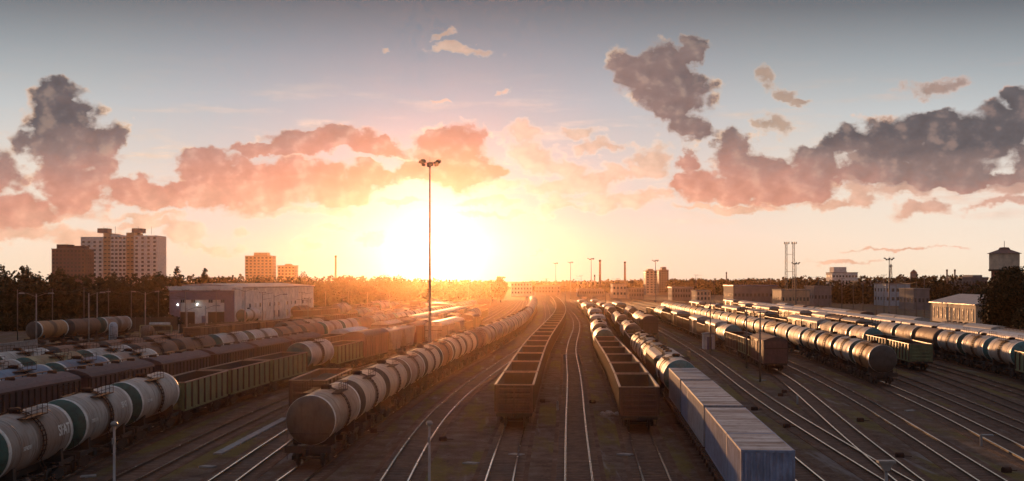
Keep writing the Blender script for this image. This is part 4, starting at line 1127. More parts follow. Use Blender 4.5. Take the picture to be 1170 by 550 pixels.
# tall white apartment block on the left skyline
Y = 900; X0, X1 = at(97, Y), at(184, Y); ztop = hz(268, Y)
def tower_white():
    root = tag(empty('apartment_tower', ((X0+X1)/2, Y, 0)), 'tall white apartment tower with stepped roof and tan balcony columns, left skyline', 'apartment tower')
    W = (X1-X0); h = W/2
    cols = [(-h, -h*0.42, 'plaster_white', 0.8), (-h*0.42, -h*0.22, 'panel_tan', 0.0), (-h*0.22, -h*0.02, 'plaster_white', 1.2), (-h*0.02, h*0.18, 'plaster_white', 0.6), (h*0.18, h*0.38, 'panel_tan', 0.2), (h*0.38, h, 'plaster_white', 1.0)]
    tops = [-2.2, 0.6, -0.5, -1.6, 1.0, -1.2]
    W_ = []
    for (a, b, m_, d), tp in zip(cols, tops):
        mesh_building(root, 'facade_bay', a+0.02, b-0.02, -8-d, 14, 0, ztop+tp, m_)
        n = max(2, int((b-a)/4.2)); xs = lin_(a+(b-a)/(2*n), b-(b-a)/(2*n), n)
        fr = MB()
        for z in np.arange(4, ztop+tp-2.2, 3.0):
            for x in xs: W_.append((x, -8-d-0.04, z, 0.95, 0.03, 1.6))
            if m_ == 'panel_tan':
                fr.box(a+0.3, b-0.3, -9.3-d, -8.002-d, z-0.6, z-0.45); fr.box(a+0.3, b-0.3, -9.3-d, -9.2-d, z-0.4501, z+0.5)
        if fr.v: fr.build('balconies', M['panel_tan'], root)['kind'] = 'stuff'
    window_parts(root, W_)
    for x in (-h*0.5, h*0.4): mesh_building(root, 'roof_cabin', x-4, x+4, -3, 6, ztop+1.0, ztop+4.5, 'plaster_grey')
    mb = MB()
    for x in (-h*0.5, -h*0.2, h*0.4, h*0.75): mb.tube((x,0,ztop), (x,0,ztop+6), 0.12)
    mb.build('aerials', M['mast_steel'], root)
tower_white()
def block(u0, u1, vtop, Y, wallm, label, floors=None, cols=8, name='apartment_block', cat='apartment block', depth=18, group=None, roof='plaster_grey', steps=None, winm='window_dark', bands=True):
    x0, x1, zt = at(u0, Y), at(u1, Y), hz(vtop, Y); cx = (x0+x1)/2; h = (x1-x0)/2
    root = tag(empty(name, (cx, Y, 0)), label, cat, group)
    mesh_building(root, 'wall', -h, h, 0, depth, GZ-0.5, zt, wallm)
    mb = MB(); mb.box(-h-0.3, h+0.3, -0.3, depth+0.3, zt+0.003, zt+0.5); mb.build('roof', M[roof], root)
    fl = floors or max(1, int(zt/3.1)); W_ = []
    for k in range(fl):
        z = zt - (k+1)*zt/(fl+0.4) + 0.6
        for c in range(cols):
            x = -h + (c+0.5)*2*h/cols; W_.append((x, -0.03, z, 0.28*2*h/cols, 0.03, min(1.6, zt/fl*0.5)))
    for k in range(fl):
        z = zt - (k+1)*zt/(fl+0.4) + 0.6; n = max(2, int(depth/4))
        for c in range(n):
            y = (c+0.5)*depth/n
            for sx in (-1, 1): W_.append((sx*(h+0.03), y, z, 0.028, 0.7, min(1.6, zt/fl*0.5)))
    window_parts(root, W_, winm)
    if steps:
        for (a, b, dz) in steps: mesh_building(root, 'roof_cabin', -h+2*h*a, -h+2*h*b, 3, depth-3, zt+0.501, zt+0.5+dz, wallm)
    return root
block(59, 97, 285, 820, 'panel_red', 'dark red brick apartment block left of the tall white tower', 12, 9, steps=[(0.1, 0.45, 3), (0.6, 0.9, 2)])
block(280, 311, 293, 1100, 'panel_tan', 'taller of two brown apartment blocks on the left skyline', 12, 7, steps=[(0.3, 0.8, 3)])
block(317, 337, 304, 1150, 'panel_tan', 'shorter brown apartment block beside the taller brown block', 8, 5, steps=[(0.4, 0.7, 1.5)])
block(738, 751, 310, 1000, 'plaster_cream', 'slim sunlit cream tower beside the grey tower near the centre', 9, 3, steps=[(0.2, 0.7, 1.5)])
block(753, 764, 309, 1050, 'plaster_grey', 'grey tower block right of the slim cream tower', 10, 4, steps=[(0.35, 0.8, 2.5)])
block(584, 608, 323, 900, 'plaster_white', 'pale low building straight beyond the yard, beside the tree clump', 3, 7)
block(612, 640, 327, 1000, 'plaster_grey', 'low grey building beyond the curving tracks', 2, 8)
block(700, 716, 325, 800, 'plaster_cream', 'small cream shed beyond the right end of the tracks', 2, 4)
block(718, 736, 330, 760, 'plaster_grey', 'grey low shed left of the slim cream tower', 2, 6)
block(768, 792, 329, 700, 'plaster_grey', 'long grey workshop right of the grey tower block', 2, 8, roof='roof_sheet')
block(796, 812, 333, 620, 'plaster_cream', 'small cream workshop behind the sunlit boxcars', 2, 4)
block(838, 892, 327, 640, 'plaster_grey', 'wide hall with dark blue roof behind the right yard', 1, 12, name='hall', cat='hall', depth=30, roof='roof_blue')
block(951, 980, 312, 900, 'plaster_white', 'white office block with stepped roof on the right skyline', 4, 8, steps=[(0.1, 0.6, 4)])
block(981, 1010, 322, 700, 'plaster_grey', 'grey three storey building left of the lattice radio mast', 3, 8)
block(1012, 1040, 325, 560, 'pale_blue', 'pale blue warehouse among the poles on the right', 2, 5)
block(1044, 1062, 331, 480, 'plaster_grey', 'pale grey warehouse left of the cream shed', 1, 4)
block(1100, 1128, 318, 560, 'plaster_grey', 'grey two storey house left of the water tower', 3, 8, steps=[(0.5, 0.9, 1)])
block(930, 950, 328, 560, 'plaster_grey', 'low grey shed behind the twin lamp mast', 1, 5)
block(660, 690, 331, 880, 'plaster_grey', 'long low platform building beyond the middle tracks', 1, 12)
block(893, 925, 332, 520, 'panel_tan', 'tan low goods shed behind the refrigerator wagons', 1, 8)
block(222, 262, 318, 700, 'plaster_white', 'white low block showing above the left trees', 3, 9)
for (u, v, Y_, m_, lab) in ((963, 306, 1100, 'roof_tile', 'distant dark roofed tower house right of the office block'), (1044, 308, 1200, 'plaster_grey', 'distant church-like turret among the right trees')):
    root = tag(empty('distant_turret', (at(u, Y_), Y_, 0)), lab, 'turret'); zt = hz(v, Y_)
    mb = MB(); mb.lathe([(0, 5),(zt-9, 5),(zt-9, 3.6),(zt-4, 3.6)], 'z', (0,0,0), 8, smooth=False); mb.build('wall', M['plaster_grey'], root)
    mb = MB(); mb.lathe([(zt-4+0.01, 4.0),(zt-2, 2.6),(zt, 0.1)], 'z', (0,0,0), 8, smooth=False); mb.build('roof', M['roof_tile'], root)

# depot with violet portal frame
def depot():
    Yf = 303; x0, x1 = at(194, Yf), at(267, Yf); zt = hz(332, Yf); zr = hz(327.5, Yf); h = (x1-x0)/2; zb = GZ-0.3
    root = tag(empty('depot_building', ((x0+x1)/2, Yf, 0)), 'white locomotive depot with violet frame round two large dark doors', 'depot')
    mesh_building(root, 'wall', -h, h, 0.6, 38, zb, zt, 'plaster_white')
    # violet portal: two piers and a header
    mb = MB(); mb.box(-h-0.1, -h+2.6, 0, 0.597, zb, zt-0.5); mb.box(h-2.4, h+0.1, 0, 0.597, zb, zt-0.5); mb.box(-h+2.601, h-2.401, 0, 0.597, zt-2.4, zt-0.5)
    mb.build('portal_frame', M['panel_violet'], root)
    mb = MB(); mb.box(-h-0.3, h+0.3, -0.2, 38.2, zt+0.003, zr); mb.build('roof', M['plaster_white'], root)
    mb = MB(); mb.box(-h-0.1, h+0.1, -0.1, 0.596, zt-0.497, zt); mb.build('fascia', M['panel_violet'], root)
    for (a, b) in ((204.5, 222), (237, 257.5)):
        xa, xb = at(a, Yf)-(x0+x1)/2, at(b, Yf)-(x0+x1)/2
        mb = MB(); mb.box(xa, xb, 0.45, 0.594, zb, 3.6); d = mb.build('door', M['door_dark'], root)
        mb = MB()
        for k in range(5): mb.box(xa, xb, 0.40, 0.447, 0.2+k*0.7, 0.26+k*0.7)
        mb.build('door_rail', M['steel_brown'], d)
    for u in (208, 220, 240, 254): windows_grid(root, ('y', 0.6, -1), [at(u, Yf)-(x0+x1)/2], [hz(344, Yf)], 1.0, 0.9, fr='window_frame')
    # side door and strip
    xm = at(232, Yf)-(x0+x1)/2; mb = MB(); mb.box(xm-0.5, xm+0.5, 0.5, 0.596, zb, 2.6); mb.build('door', M['panel_violet'], root)
    mt = bpy.data.materials.new('lamp_lit'); mt.use_nodes = True; b = mt.node_tree.nodes['Principled BSDF']
    b.inputs['Emission Color'].default_value = (1, 0.97, 0.85, 1); b.inputs['Emission Strength'].default_value = 6
    M['lamp_lit'] = mt
    for u, w in ((203.5, 'left'), (225.5, 'right')):
        xl = at(u, Yf)-(x0+x1)/2
        mb = MB(); mb.lathe([(-0.16, 0.05),(-0.1,0.17),(0.1,0.17),(0.16,0.05)], 'z', (xl, -0.45, hz(348.5, Yf)), 8); mb.bar((xl, -0.35, hz(348.5, Yf)+0.25), (xl, 0.6, hz(348.5, Yf)+0.35), 0.06)
        l = mb.build('door_lamp', M['lamp_lit'], root)
depot()
def long_shed():
    # long white workshop running away from the camera, right of the depot
    a = Vector((at(278.5, 312), 312, 0)); b = Vector((at(358, 395), 395, 0)); d = b-a; L = d.length; ang = math.atan2(d.y, d.x)
    zt = hz(331, 312)+0.3
    root = tag(empty('workshop', a, ang), 'long white workshop with two rows of small windows behind the left trains', 'workshop')
    mesh_building(root, 'wall', 0, L, 0, 22, GZ-0.3, zt, 'plaster_white')
    mb = MB(); mb.prism([(-0.4, zt+0.003), (-0.4, zt+0.45), (11, zt+1.3), (22.4, zt+0.45), (22.4, zt+0.003)], 'x', -0.3, L+0.3); mb.build('roof', M['roof_sheet'], root)
    xs = lin_(6, L-5, 15)
    windows_grid(root, ('y', 0, -1), [x for i, x in enumerate(xs) if i % 4 != 3], [4.9], 1.5, 1.0); windows_grid(root, ('y', 0, -1), [x for i, x in enumerate(xs) if i % 3 != 1], [2.0], 1.2, 1.9)
    mb = MB()
    for x in lin_(0.5, L-0.5, 9): mb.box(x-0.2, x+0.2, -0.16, -0.003, GZ-0.3, zt-0.1)
    mb.build('pilasters', M['plaster_white'], root)
long_shed()
# cream shed with tall narrow windows on the right
def cream_shed():
    a = Vector((121.3, 309, 0)); b = Vector((124.4, 351, 0)); d = b-a; L = d.length; ang = math.atan2(d.y, d.x)
    root = tag(empty('shed', a, ang), 'cream goods shed with a row of tall narrow windows beside the big tree', 'shed')
    zt = hz(345, 340)-0.4; W = 17
    # local x runs away from the camera, local +y points left; body lies to the right (local -y)
    mesh_building(root, 'wall', 0, L, -W, 0, GZ-0.3, zt, 'plaster_cream')
    mb = MB(); mb.prism([(0.5, zt+0.003), (0.5, zt+0.25), (-W/2, zt+2.6), (-W-0.5, zt+0.25), (-W-0.5, zt+0.003)], 'x', -0.5, L+0.5); mb.build('roof', M['roof_sheet'], root)
    xs = lin_(3, L-3, 10)
    for x in xs:
        mb = MB(); mb.box(x-0.75, x+0.75, 0.004, 0.05, 0.9, 4.0); w = mb.build('window', M['window_dark'], root)
        mb = MB(); mb.box(x-0.85, x-0.751, 0.003, 0.08, 0.8, 4.1); mb.box(x+0.751, x+0.85, 0.003, 0.08, 0.8, 4.1); mb.box(x-0.75, x+0.75, 0.003, 0.08, 0.78, 0.899); mb.build('frame', M['plaster_cream'], w)
    mb = MB()
    for k in range(14):
        y = -0.6-(W-1.2)*k/13; mb.box(-0.06, -0.004, y-0.3, y+0.3, 1.0, 3.8) if k % 2 else None
    mb.build('windows', M['window_dark'], root)
cream_shed()
def water_tower():
    Y = 330; cx = at(1147.5, Y); s = Y/1350; root = tag(empty('water_tower', (cx, Y, 0)), 'brick water tower with pale tank house and hipped roof at the right edge', 'water tower')
    z1, z2, z3 = hz(308, Y), hz(290, Y), hz(283, Y); r = 17.5*s; rb = 15*s
    mb = MB(); mb.lathe([(GZ-0.3, rb*1.05),(z1, rb)], 'z', (0,0,0), 8, smooth=False); mb.build('shaft', M['brick'], root)
    mb = MB(); mb.lathe([(z1+0.004, r*0.97),(z1+0.004, r),(z2, r)], 'z', (0,0,0), 8, smooth=False); mb.build('tank_house', M['plaster_cream'], root)
    mb = MB(); mb.lathe([(z1-0.5, r*1.02),(z1, r*1.06)], 'z', (0,0,0), 8, smooth=False); mb.build('cornice', M['door_dark'], root)
    mb = MB(); mb.lathe([(z2+0.004, r*1.14),(z3-0.6, r*0.4),(z3, r*0.3),(z3+0.1, 0.1)], 'z', (0,0,0), 8, smooth=False); mb.tube((0,0,z3),(0,0,z3+1.8),0.08); mb.build('roof', M['roof_tile'], root)
    for k in range(8):
        a = 2*math.pi*(k+0.5)/8
        for z in (5.5, 10.5):
            mb = MB(); mb.box(-0.4, 0.4, -0.05, 0.05, -1, 1); o = mb.build('window', M['window_dark'], root)
            rr = rb*math.cos(math.pi/8)*(1.05 - 0.05*(z-GZ)/(z1-GZ))+0.02; o.location = (rr*math.cos(a), rr*math.sin(a), z); o.rotation_euler = (0, 0, a+math.pi/2)
water_tower()
# chimneys
for (u, vt, Y, r, lab) in ((383.5, 292, 900, 1.3, 'slim factory chimney above the left trees'), (685.5, 297, 1000, 1.5, 'tall factory chimney left of centre pair, the nearer one'), (714, 299, 1050, 1.5, 'tall factory chimney right of the nearer chimney'),
                      (830, 311, 1000, 0.9, 'short dark chimney over the right woods'), (1082, 308, 900, 1.1, 'left of two dark chimneys near the water tower'), (1091, 308, 900, 1.1, 'right of two dark chimneys near the water tower'), (679.5, 314, 900, 0.8, 'stubby chimney beside the tall factory chimney')):
    root = tag(empty('factory_chimney', (at(u, Y), Y, 0)), lab, 'chimney', 'factory chimneys on the skyline'); z = hz(vt, Y)
    mb = MB(); r *= 0.52; mb.lathe([(GZ-0.3, r*1.5), (z, r)], 'z', (0,0,0), 12); mb.build('shaft', M['chimney_mat'], root)
    mb = MB(); mb.lathe([(z-1.6, r*1.05),(z-1.4, r*1.28),(z-0.2, r*1.28),(z+0.003, r*0.9)], 'z', (0,0,0), 12); mb.build('cap', M['door_dark'], root)

# ------------------------------------------------------------------ masts, lamps, poles and wires
def high_mast(loc, H, label, group, r=0.24, arms=8, span=1.5, lamps=True):
    root = tag(empty('floodlight_mast', loc), label, 'floodlight mast', group)
    mb = MB(); mb.lathe([(GZ, r*1.25),(0.4, r*1.2),(0.42, r),(H*0.5, r*0.72),(H, r*0.42)], 'z', (0,0,0), 12); mb.build('pole', M['mast_steel'], root)
    mb = MB(); mb.lathe([(H-0.25, 0.45),(H-0.05, 0.5),(H+0.15,0.2)], 'z', (0,0,0), 10); mb.tube((0,0,H),(0,0,H+1.0),0.03)
    for k in range(4): mb.bar((span*math.cos(k*math.pi/2+.3)*-1,span*math.sin(k*math.pi/2+.3)*-1,H), (span*math.cos(k*math.pi/2+.3), span*math.sin(k*math.pi/2+.3), H), 0.08) if k < 2 else None
    mb.bar((-span*1.15,0,H+0.02),(span*1.15,0,H+0.02),0.08)
    mb.build('crown_frame', M['mast_steel'], root)
    def fl():
        mb = MB(); mb.prism([(-0.32,-0.22),(0.32,-0.22),(0.26,0.16),(-0.26,0.16)], 'y', -0.25, 0.25); mb.box(-0.3,0.3,-0.3,-0.251,-0.2,0.14); return mb.mesh('floodlight', [M['mast_steel']])
    me = cached('flood', fl)
    for k in range(arms):
        a = 2*math.pi*k/arms+0.2; rr = span*(1.0 if k % 2 else 0.62)
        o = link('floodlight', me, root); o.location = (rr*math.cos(a)*1.1, rr*math.sin(a), H - 0.1 + (0.35 if k % 2 else -0.15)); o.rotation_euler = (R(20), 0, a-math.pi/2)
    return root
high_mast((-12.55, 180.5, 0), hz(186.5, 180.5), 'tallest floodlight mast, rising beside the curving tank train against the sun', 'floodlight masts over the yard')
for (u, vt, Y, lab) in ((675.5, 296, 620, 'thin floodlight mast left of the tall chimney'), (652, 300, 760, 'faint thin floodlight mast beyond the curving tracks'), (635, 301, 820, 'farthest faint floodlight mast over the middle of the yard'), (749, 298, 640, 'floodlight mast above the slim cream tower'),
                    (909.5, 301, 520, 'thin floodlight mast just right of the twin lattice mast'), (1016, 296, 430, 'floodlight mast with wide head over the right warehouses')):
    high_mast((at(u, Y), Y, 0), hz(vt, Y), lab, 'floodlight masts over the yard', 0.3, 6, 1.6)
def lattice_mast(u, vt, Y):
    x = at(u, Y); H = hz(vt, Y); root = tag(empty('lattice_mast', (x, Y, 0)), 'twin lattice floodlight mast behind the refrigerator train', 'lattice mast', None)
    for sx in (-1, 1):
        mb = MB(); w = 0.42; cx = sx*1.35
        for a in (-1, 1):
            for b in (-1, 1): mb.tube((cx+a*w, b*w, GZ), (cx+a*w*0.7, b*w*0.7, H), 0.055, n=5)
        n = 26
        for k in range(n):
            z0 = H*k/n; z1 = H*(k+1)/n; s = 1 if k % 2 else -1
            for b in (-1, 1): mb.bar((cx-s*w*0.9, b*w*0.9, z0), (cx+s*w*0.9, b*w*0.9, z1), 0.05); mb.bar((cx+b*w*0.9, -s*w*0.9, z0), (cx+b*w*0.9, s*w*0.9, z1), 0.05)
        mb.build('lattice_leg', M['panel_tan'], root)
        mb = MB(); mb.box(cx-0.95, cx+0.95, -0.8, 0.8, H, H+0.1)
        for x_ in (-0.95, 0, 0.95): mb.tube((cx+x_, -0.8, H), (cx+x_, -0.8, H+1.0), 0.03, n=5)
        for x_ in (-0.7, 0, 0.7): mb.box(cx+x_-0.22, cx+x_+0.22, -1.15, -0.8, H+0.15, H+0.65)
        mb.build('lamp_platform', M['mast_steel'], root)
    mb = MB()
    for z in (H*0.3, H*0.6, H*0.85): mb.bar((-1.3, 0, z), (1.3, 0, z), 0.12)
    mb.build('cross_brace', M['panel_tan'], root)
lattice_mast(902.5, 279, 430)
def lattice_single(u, vt, Y, lab):
    H = hz(vt, Y); root = tag(empty('radio_mast', (at(u, Y), Y, 0)), lab, 'radio mast'); mb = MB(); w = 1.2
    for a in (-1, 1):
        for b in (-1, 1): mb.bar((a*w, b*w, GZ), (a*0.25, b*0.25, H), 0.14)
    for k in range(16):
        z0 = H*k/16; z1 = H*(k+1)/16; s = 1 if k % 2 else -1; f0 = w+(0.25-w)*z0/H; f1 = w+(0.25-w)*z1/H
        for b in (-1, 1): mb.bar((-s*f0, b*f0, z0), (s*f1, b*f1, z1), 0.09); mb.bar((b*f0, -s*f0, z0), (b*f1, s*f1, z1), 0.09)
    mb.build('lattice_leg', M['steel_brown'], root); mb = MB(); mb.tube((0,0,H),(0,0,H+4),0.08); mb.lathe([(H-1.5,0.9),(H-0.8,0.9)],'z',(0,0,0),8); mb.build('aerial', M['mast_steel'], root)
lattice_single(1018, 302, 700, 'tapering lattice radio mast right of the office block')

def short_lamp(loc, H, label, kind='ball'):
    root = tag(empty('yard_lamp', loc), label, 'yard lamp', 'low lamp posts between the near tracks')
    mb = MB(); mb.lathe([(GZ,0.11),(0.3,0.11),(0.32,0.075),(H,0.06)], 'z', (0,0,0), 10); mb.build('post', M['lamp_metal'], root)
    mb = MB()
    if kind == 'ball': mb.lathe([(H-0.02,0.06),(H+0.03,0.16),(H+0.14,0.19),(H+0.22,0.12),(H+0.25,0.02)], 'z', (0,0,0), 12); mb.box(-0.06,0.06,-0.2,-0.07,H-0.9,H-0.6)
    else: mb.box(-0.33,0.33,-0.17,0.17,H,H+0.09); mb.prism([(-0.28,H-0.001),(0.28,H-0.001),(0.1,H-0.3),(-0.1,H-0.3)],'y',-0.1,0.1)
    mb.build('lamp_head', M['lamp_metal'], root)
short_lamp((at(130.5, 60), 60, 0), hz(487, 60), 'thin grey post with small pale lamp head at lower left, before the tank wagons')
short_lamp((at(490.5, 62), 62, 0), hz(486, 62), 'slim grey post with small round lamp head in the middle foreground')
short_lamp((14.25, 45, 0), hz(529, 45), 'post with wide flat lamp head at the bottom right among the switches', 'tee')

def arm_lamp(u, vt, Y, label, double=True, H=None):
    x = at(u, Y); H = H or hz(vt, Y); root = tag(empty('arm_lamp', (x, Y, 0)), label, 'lamp post', 'lamp posts of the left yard')
    mb = MB(); mb.lathe([(GZ,0.17),(H,0.09)], 'z', (0,0,0), 8); mb.build('post', M['concrete'], root)
    for s in ((-1, 1) if double else (1,)):
        mb = MB(); mb.tube((0,0,H-0.5),(s*1.6,0,H+0.1),0.05,n=6); mb.tube((s*1.6,0,H+0.1),(s*2.2,0,H+0.1),0.05,n=6); mb.build('arm', M['mast_steel'], root)
        mb = MB(); mb.prism([(s*2.0,H),(s*3.0,H+0.02),(s*2.8,H+0.25),(s*2.1,H+0.22)], 'y', -0.17, 0.17); mb.build('lamp_head', M['lamp_metal'], root)
for (u, vt, Y, dbl, lab) in ((41.5, 336, 200, True, 'double armed lamp post at the far left beside the orange streaked tank'), (101.5, 335, 215, False, 'lamp post with one arm left of the upright grey silo'), (111, 334, 260, False, 'lamp post behind the upright silo'), (166, 334, 250, True, 'double armed lamp post left of the violet framed depot'),
                        (213.5, 352, 235, False, 'thin pole in front of the left depot door'), (235, 350, 240, False, 'thin pole in front of the right depot door'), (313, 337, 260, False, 'thin pole before the long white workshop'), (280, 331, 270, True, 'double armed lamp post at the corner between depot and workshop')):
    arm_lamp(u, vt, Y, lab, dbl)
def cat_pole(x, y, H, label, arm=1, group='overhead line poles'):
    root = tag(empty('overhead_line_pole', (x, y, 0)), label, 'pole', group)
    mb = MB(); mb.lathe([(GZ,0.13),(H,0.08)], 'z', (0,0,0), 8); mb.build('post', M['mast_steel'], root)
    mb = MB(); mb.bar((0,0,H-0.6),(arm*2.6,0,H-0.2),0.07); mb.bar((0,0,H-1.9),(arm*2.3,0,H-1.5),0.06); mb.bar((-0.9,0,H-0.15),(0.9,0,H-0.15),0.09)
    for x_ in (-0.8,0.8): mb.lathe([(H-0.1,0.05),(H+0.12,0.05)],'z',(x_,0,0),6)
    mb.build('crossarm', M['steel_brown'], root); return root
poles_near = [(868.5, 356, 138, 'pole beside the near dark brown boxcar'), (853, 352, 160, 'pole just left of the pole by the brown boxcar'), (811.5, 346, 190, 'pole right of the white trackside cabin')]
for (u, vt, Y, lab) in poles_near: cat_pole(at(u, Y), Y, hz(vt, Y), lab, 1)
rn = random.Random(5); lefts = []
for i, (u, Y, vt) in enumerate([(20, 235, 331), (60, 245, 330), (96, 262, 328), (124, 270, 330), (150, 285, 332), (181, 290, 331), (212, 275, 331), (247, 300, 331), (300, 300, 334), (345, 330, 334), (372, 345, 333), (398, 380, 333), (420, 400, 334), (445, 430, 334), (392, 300, 337), (352, 262, 341)]):
    o = cat_pole(at(u, Y), Y, hz(vt, Y), f'{ORD[i]} overhead line pole from the left edge, along the far left tracks', rn.choice((-1, 1))); lefts.append((at(u, Y), Y, hz(vt, Y)))
for i, (u, Y, vt) in enumerate([(838, 470, 325), (860, 440, 326), (880, 450, 318), (921, 420, 322), (935, 410, 316), (948, 430, 321), (962, 400, 318), (975, 420, 322), (986, 390, 315), (1001, 410, 319), (1010, 380, 314), (1024, 400, 320), (1034, 370, 316), (1047, 380, 322), (1056, 350, 317), (770, 540, 318), (795, 520, 314), (816, 500, 320)]):
    cat_pole(at(u, Y), Y, hz(vt, Y), f'{ORD[i]} of the dark line poles standing behind the right hand trains', rn.choice((-1, 1)))
for i, (u, Y, vt) in enumerate([(600, 560, 322), (625, 600, 318), (646, 520, 323), (664, 600, 315), (671, 540, 321), (692, 520, 322), (706, 500, 318), (722, 560, 320), (560, 560, 322), (535, 520, 323)]):
    cat_pole(at(u, Y), Y, hz(vt, Y), f'{ORD[i]} of the small far poles where the tracks converge', rn.choice((-1, 1)))
RP = []
# overhead wires on the left
def wire(a, b, sag, label):
    mb = MB(); n = 14; P = []
    for i in range(n+1):
        t = i/n; p = Vector(a)*(1-t)+Vector(b)*t; p.z -= sag*4*t*(1-t); P.append(p)
    for p, q in zip(P[:-1], P[1:]): mb.bar(p, q, 0.045)
    tag(mb.build('overhead_wire', M['wire'], recalc=False), label, 'wire', 'overhead wires')
for i in range(7):
    a, b = lefts[i], lefts[i+1]
    wire((a[0], a[1], a[2]-0.1), (b[0], b[1], b[2]-0.1), 0.8, f'{ORD[i]} span of overhead wire from the left edge, hung before the dark woods')
rp = [(u, Y, vt) for (u, Y, vt) in [(838, 470, 325), (860, 440, 326), (921, 420, 322), (948, 430, 321), (975, 420, 322), (1001, 410, 319), (1024, 400, 320), (1047, 380, 322)]]
for i, (p, q) in enumerate(zip(rp[:-1], rp[1:])):
    wire((at(p[0], p[1]), p[1], hz(p[2], p[1])-0.1), (at(q[0], q[1]), q[1], hz(q[2], q[1])-0.1), 0.9, f'{ORD[i]} span of overhead wire behind the right hand trains, counted from the lattice side')
wire((-200, 250, 9.5), (at(194, 250), 250, 9.6), 1.2, 'long sagging wire crossing before the dark woods on the left')
wire((-200, 252, 7.8), (at(210, 252), 252, 7.9), 1.0, 'lower long sagging wire crossing before the dark woods')

# ------------------------------------------------------------------ small yard things
def silo():
    Y = 205; x = at(129.5, Y); root = tag(empty('silo', (x, Y, 0)), 'upright grey cylindrical silo with rounded top among the left tracks', 'silo'); r = 5.2*Y/1350*0.95; z = hz(368, Y)
    mb = MB(); mb.lathe([(0.3, r),(z-0.9, r),(z-0.45, r*0.9),(z-0.1, r*0.6),(z, 0.05)], 'z', (0,0,0), 24); mb.build('vessel', M['pale_blue'], root)
    mb = MB(); mb.box(-r-0.2, r+0.2, -r-0.2, r+0.2, GZ-0.1, 0.297); mb.build('base', M['concrete'], root)
    mb = MB()
    for x_ in (-0.2, 0.2): mb.bar((x_, -r-0.12, 0.3), (x_, -r-0.12, z-0.5), 0.05)
    for k in range(12): mb.bar((-0.2, -r-0.12, 0.5+k*0.4), (0.2, -r-0.12, 0.5+k*0.4), 0.04)
    mb.build('ladder', M['mast_steel'], root)
silo()
def cabin(x, y, w, d, h, label, m_='plaster_white', name='cabin', rz=0):
    root = tag(empty(name, (x, y, 0), rz), label, name)
    mb = MB(); mb.box(-w/2, w/2, -d/2, d/2, GZ-0.1, h); mb.build('wall', M[m_], root)
    mb = MB(); mb.prism([(-w/2-0.15, h+0.003), (w/2+0.15, h+0.003), (w/2+0.15, h+0.12), (0, h+0.3), (-w/2-0.15, h+0.12)], 'y', -d/2-0.15, d/2+0.15); mb.build('roof', M['roof_sheet'], root)
    mb = MB(); mb.box(-0.4, 0.4, -d/2-0.05, -d/2-0.004, GZ, min(h-0.2, 1.9)); dr = mb.build('door', M['panel_violet'], root)
    mb = MB(); mb.box(0.25, 0.32, -d/2-0.1, -d/2-0.051, 0.8, 0.9); mb.build('handle', M['steel_dark'], dr)
cabin(at(809.5, 205), 205, 1.9, 1.9, hz(382, 205), 'small white trackside cabin standing before the sunlit boxcars')
cabin(at(459.5, 300), 300, 3.2, 3, 4.4, 'narrow pale signal cabin left of the sun glare', name='signal_cabin'); cabin(at(468, 330), 330, 8, 4, 3.6, 'pale low site building near the sun glare', 'pale_blue', 'site_building')
cabin(at(500, 360), 360, 7, 4, 4.6, 'small house in the glare below the sun', 'plaster_cream', 'house')
# yellow framed loading gauge beside a round tank
def gauge():
    Y = 235; x0, x1 = at(160, Y), at(196, Y); root = tag(empty('loading_rack', ((x0+x1)/2, Y, 0)), 'yellow framed loading rack with bright pipes left of the depot', 'loading rack'); h = (x1-x0)/2; zt = hz(373, Y)
    mb = MB()
    for x in (-h, -h+1.5, h): mb.box(x-0.12, x+0.12, -0.1, 0.1, GZ, zt)
    mb.box(-h, h, -0.12, 0.12, zt+0.002, zt+0.25); mb.build('frame', M['paint_yellow'], root)
    mb = MB(); mb.lathe([(-h+2,0.28),(h-0.2,0.28)], 'x', (0,-0.3,zt+0.5), 10); mb.lathe([(-h+3,0.2),(h-1.2,0.2)], 'x', (0,0.35,zt+0.45), 8); mb.build('pipe', M['ring_white'], root)
    mb = MB(); mb.lathe([(-1.0,0.4),(-0.8,1.2),(0.8,1.2),(1.0,0.4)], 'y', (-h+1.6,-0.4,1.6), 16); mb.build('drum', M['paint_grey'], root)
gauge()
# low pale wall at the far left, wooden fence before the depot
def low_wall():
    a = Vector((at(-30, 170), 170, 0)); b = Vector((at(42, 192), 192, 0)); d = b-a; L = d.length
    root = tag(empty('low_wall', a, math.atan2(d.y, d.x)), 'low pale concrete wall at the left edge before the tracks', 'wall')
    mb = MB(); mb.box(0, L, -0.15, 0.15, GZ-0.2, 1.9); 
    for k in range(int(L/3)): mb.box(k*3-0.12, k*3+0.12, -0.22, -0.152, GZ, 1.95)
    mb.build('panel', M['concrete'], root); mb = MB(); mb.box(0, L, -0.2, 0.2, 1.96, 2.05); mb.build('coping', M['concrete'], root)
low_wall()
def fence(a, b, H, label, m_='wood'):
    a = Vector(a); b = Vector(b); d = b-a; L = d.length; root = tag(empty('fence', a, math.atan2(d.y, d.x)), label, 'fence'); mb = MB(); x = 0; r_ = random.Random(3)
    while x < L: mb.box(x, x+0.22, -0.03, 0.0, GZ, H+r_.uniform(-.06,.06)); x += 0.27
    mb.build('pickets', M[m_], root); mb = MB(); mb.box(0, L, 0.004, 0.08, 0.4, 0.52); mb.box(0, L, 0.004, 0.08, H-0.4, H-0.28); mb.build('rails', M[m_], root)
    n = int(L/4)+1
    for k in range(min(n, 90)): mb = MB(); mb.box(k*4-0.1, k*4+0.1, 0.084, 0.28, GZ, H+0.1); mb.build('post', M['concrete'], root)
fence((at(120, 270), 270, 0), (at(203, 285), 285, 0), 3.0, 'dark wooden fence before the woods, left of the depot')
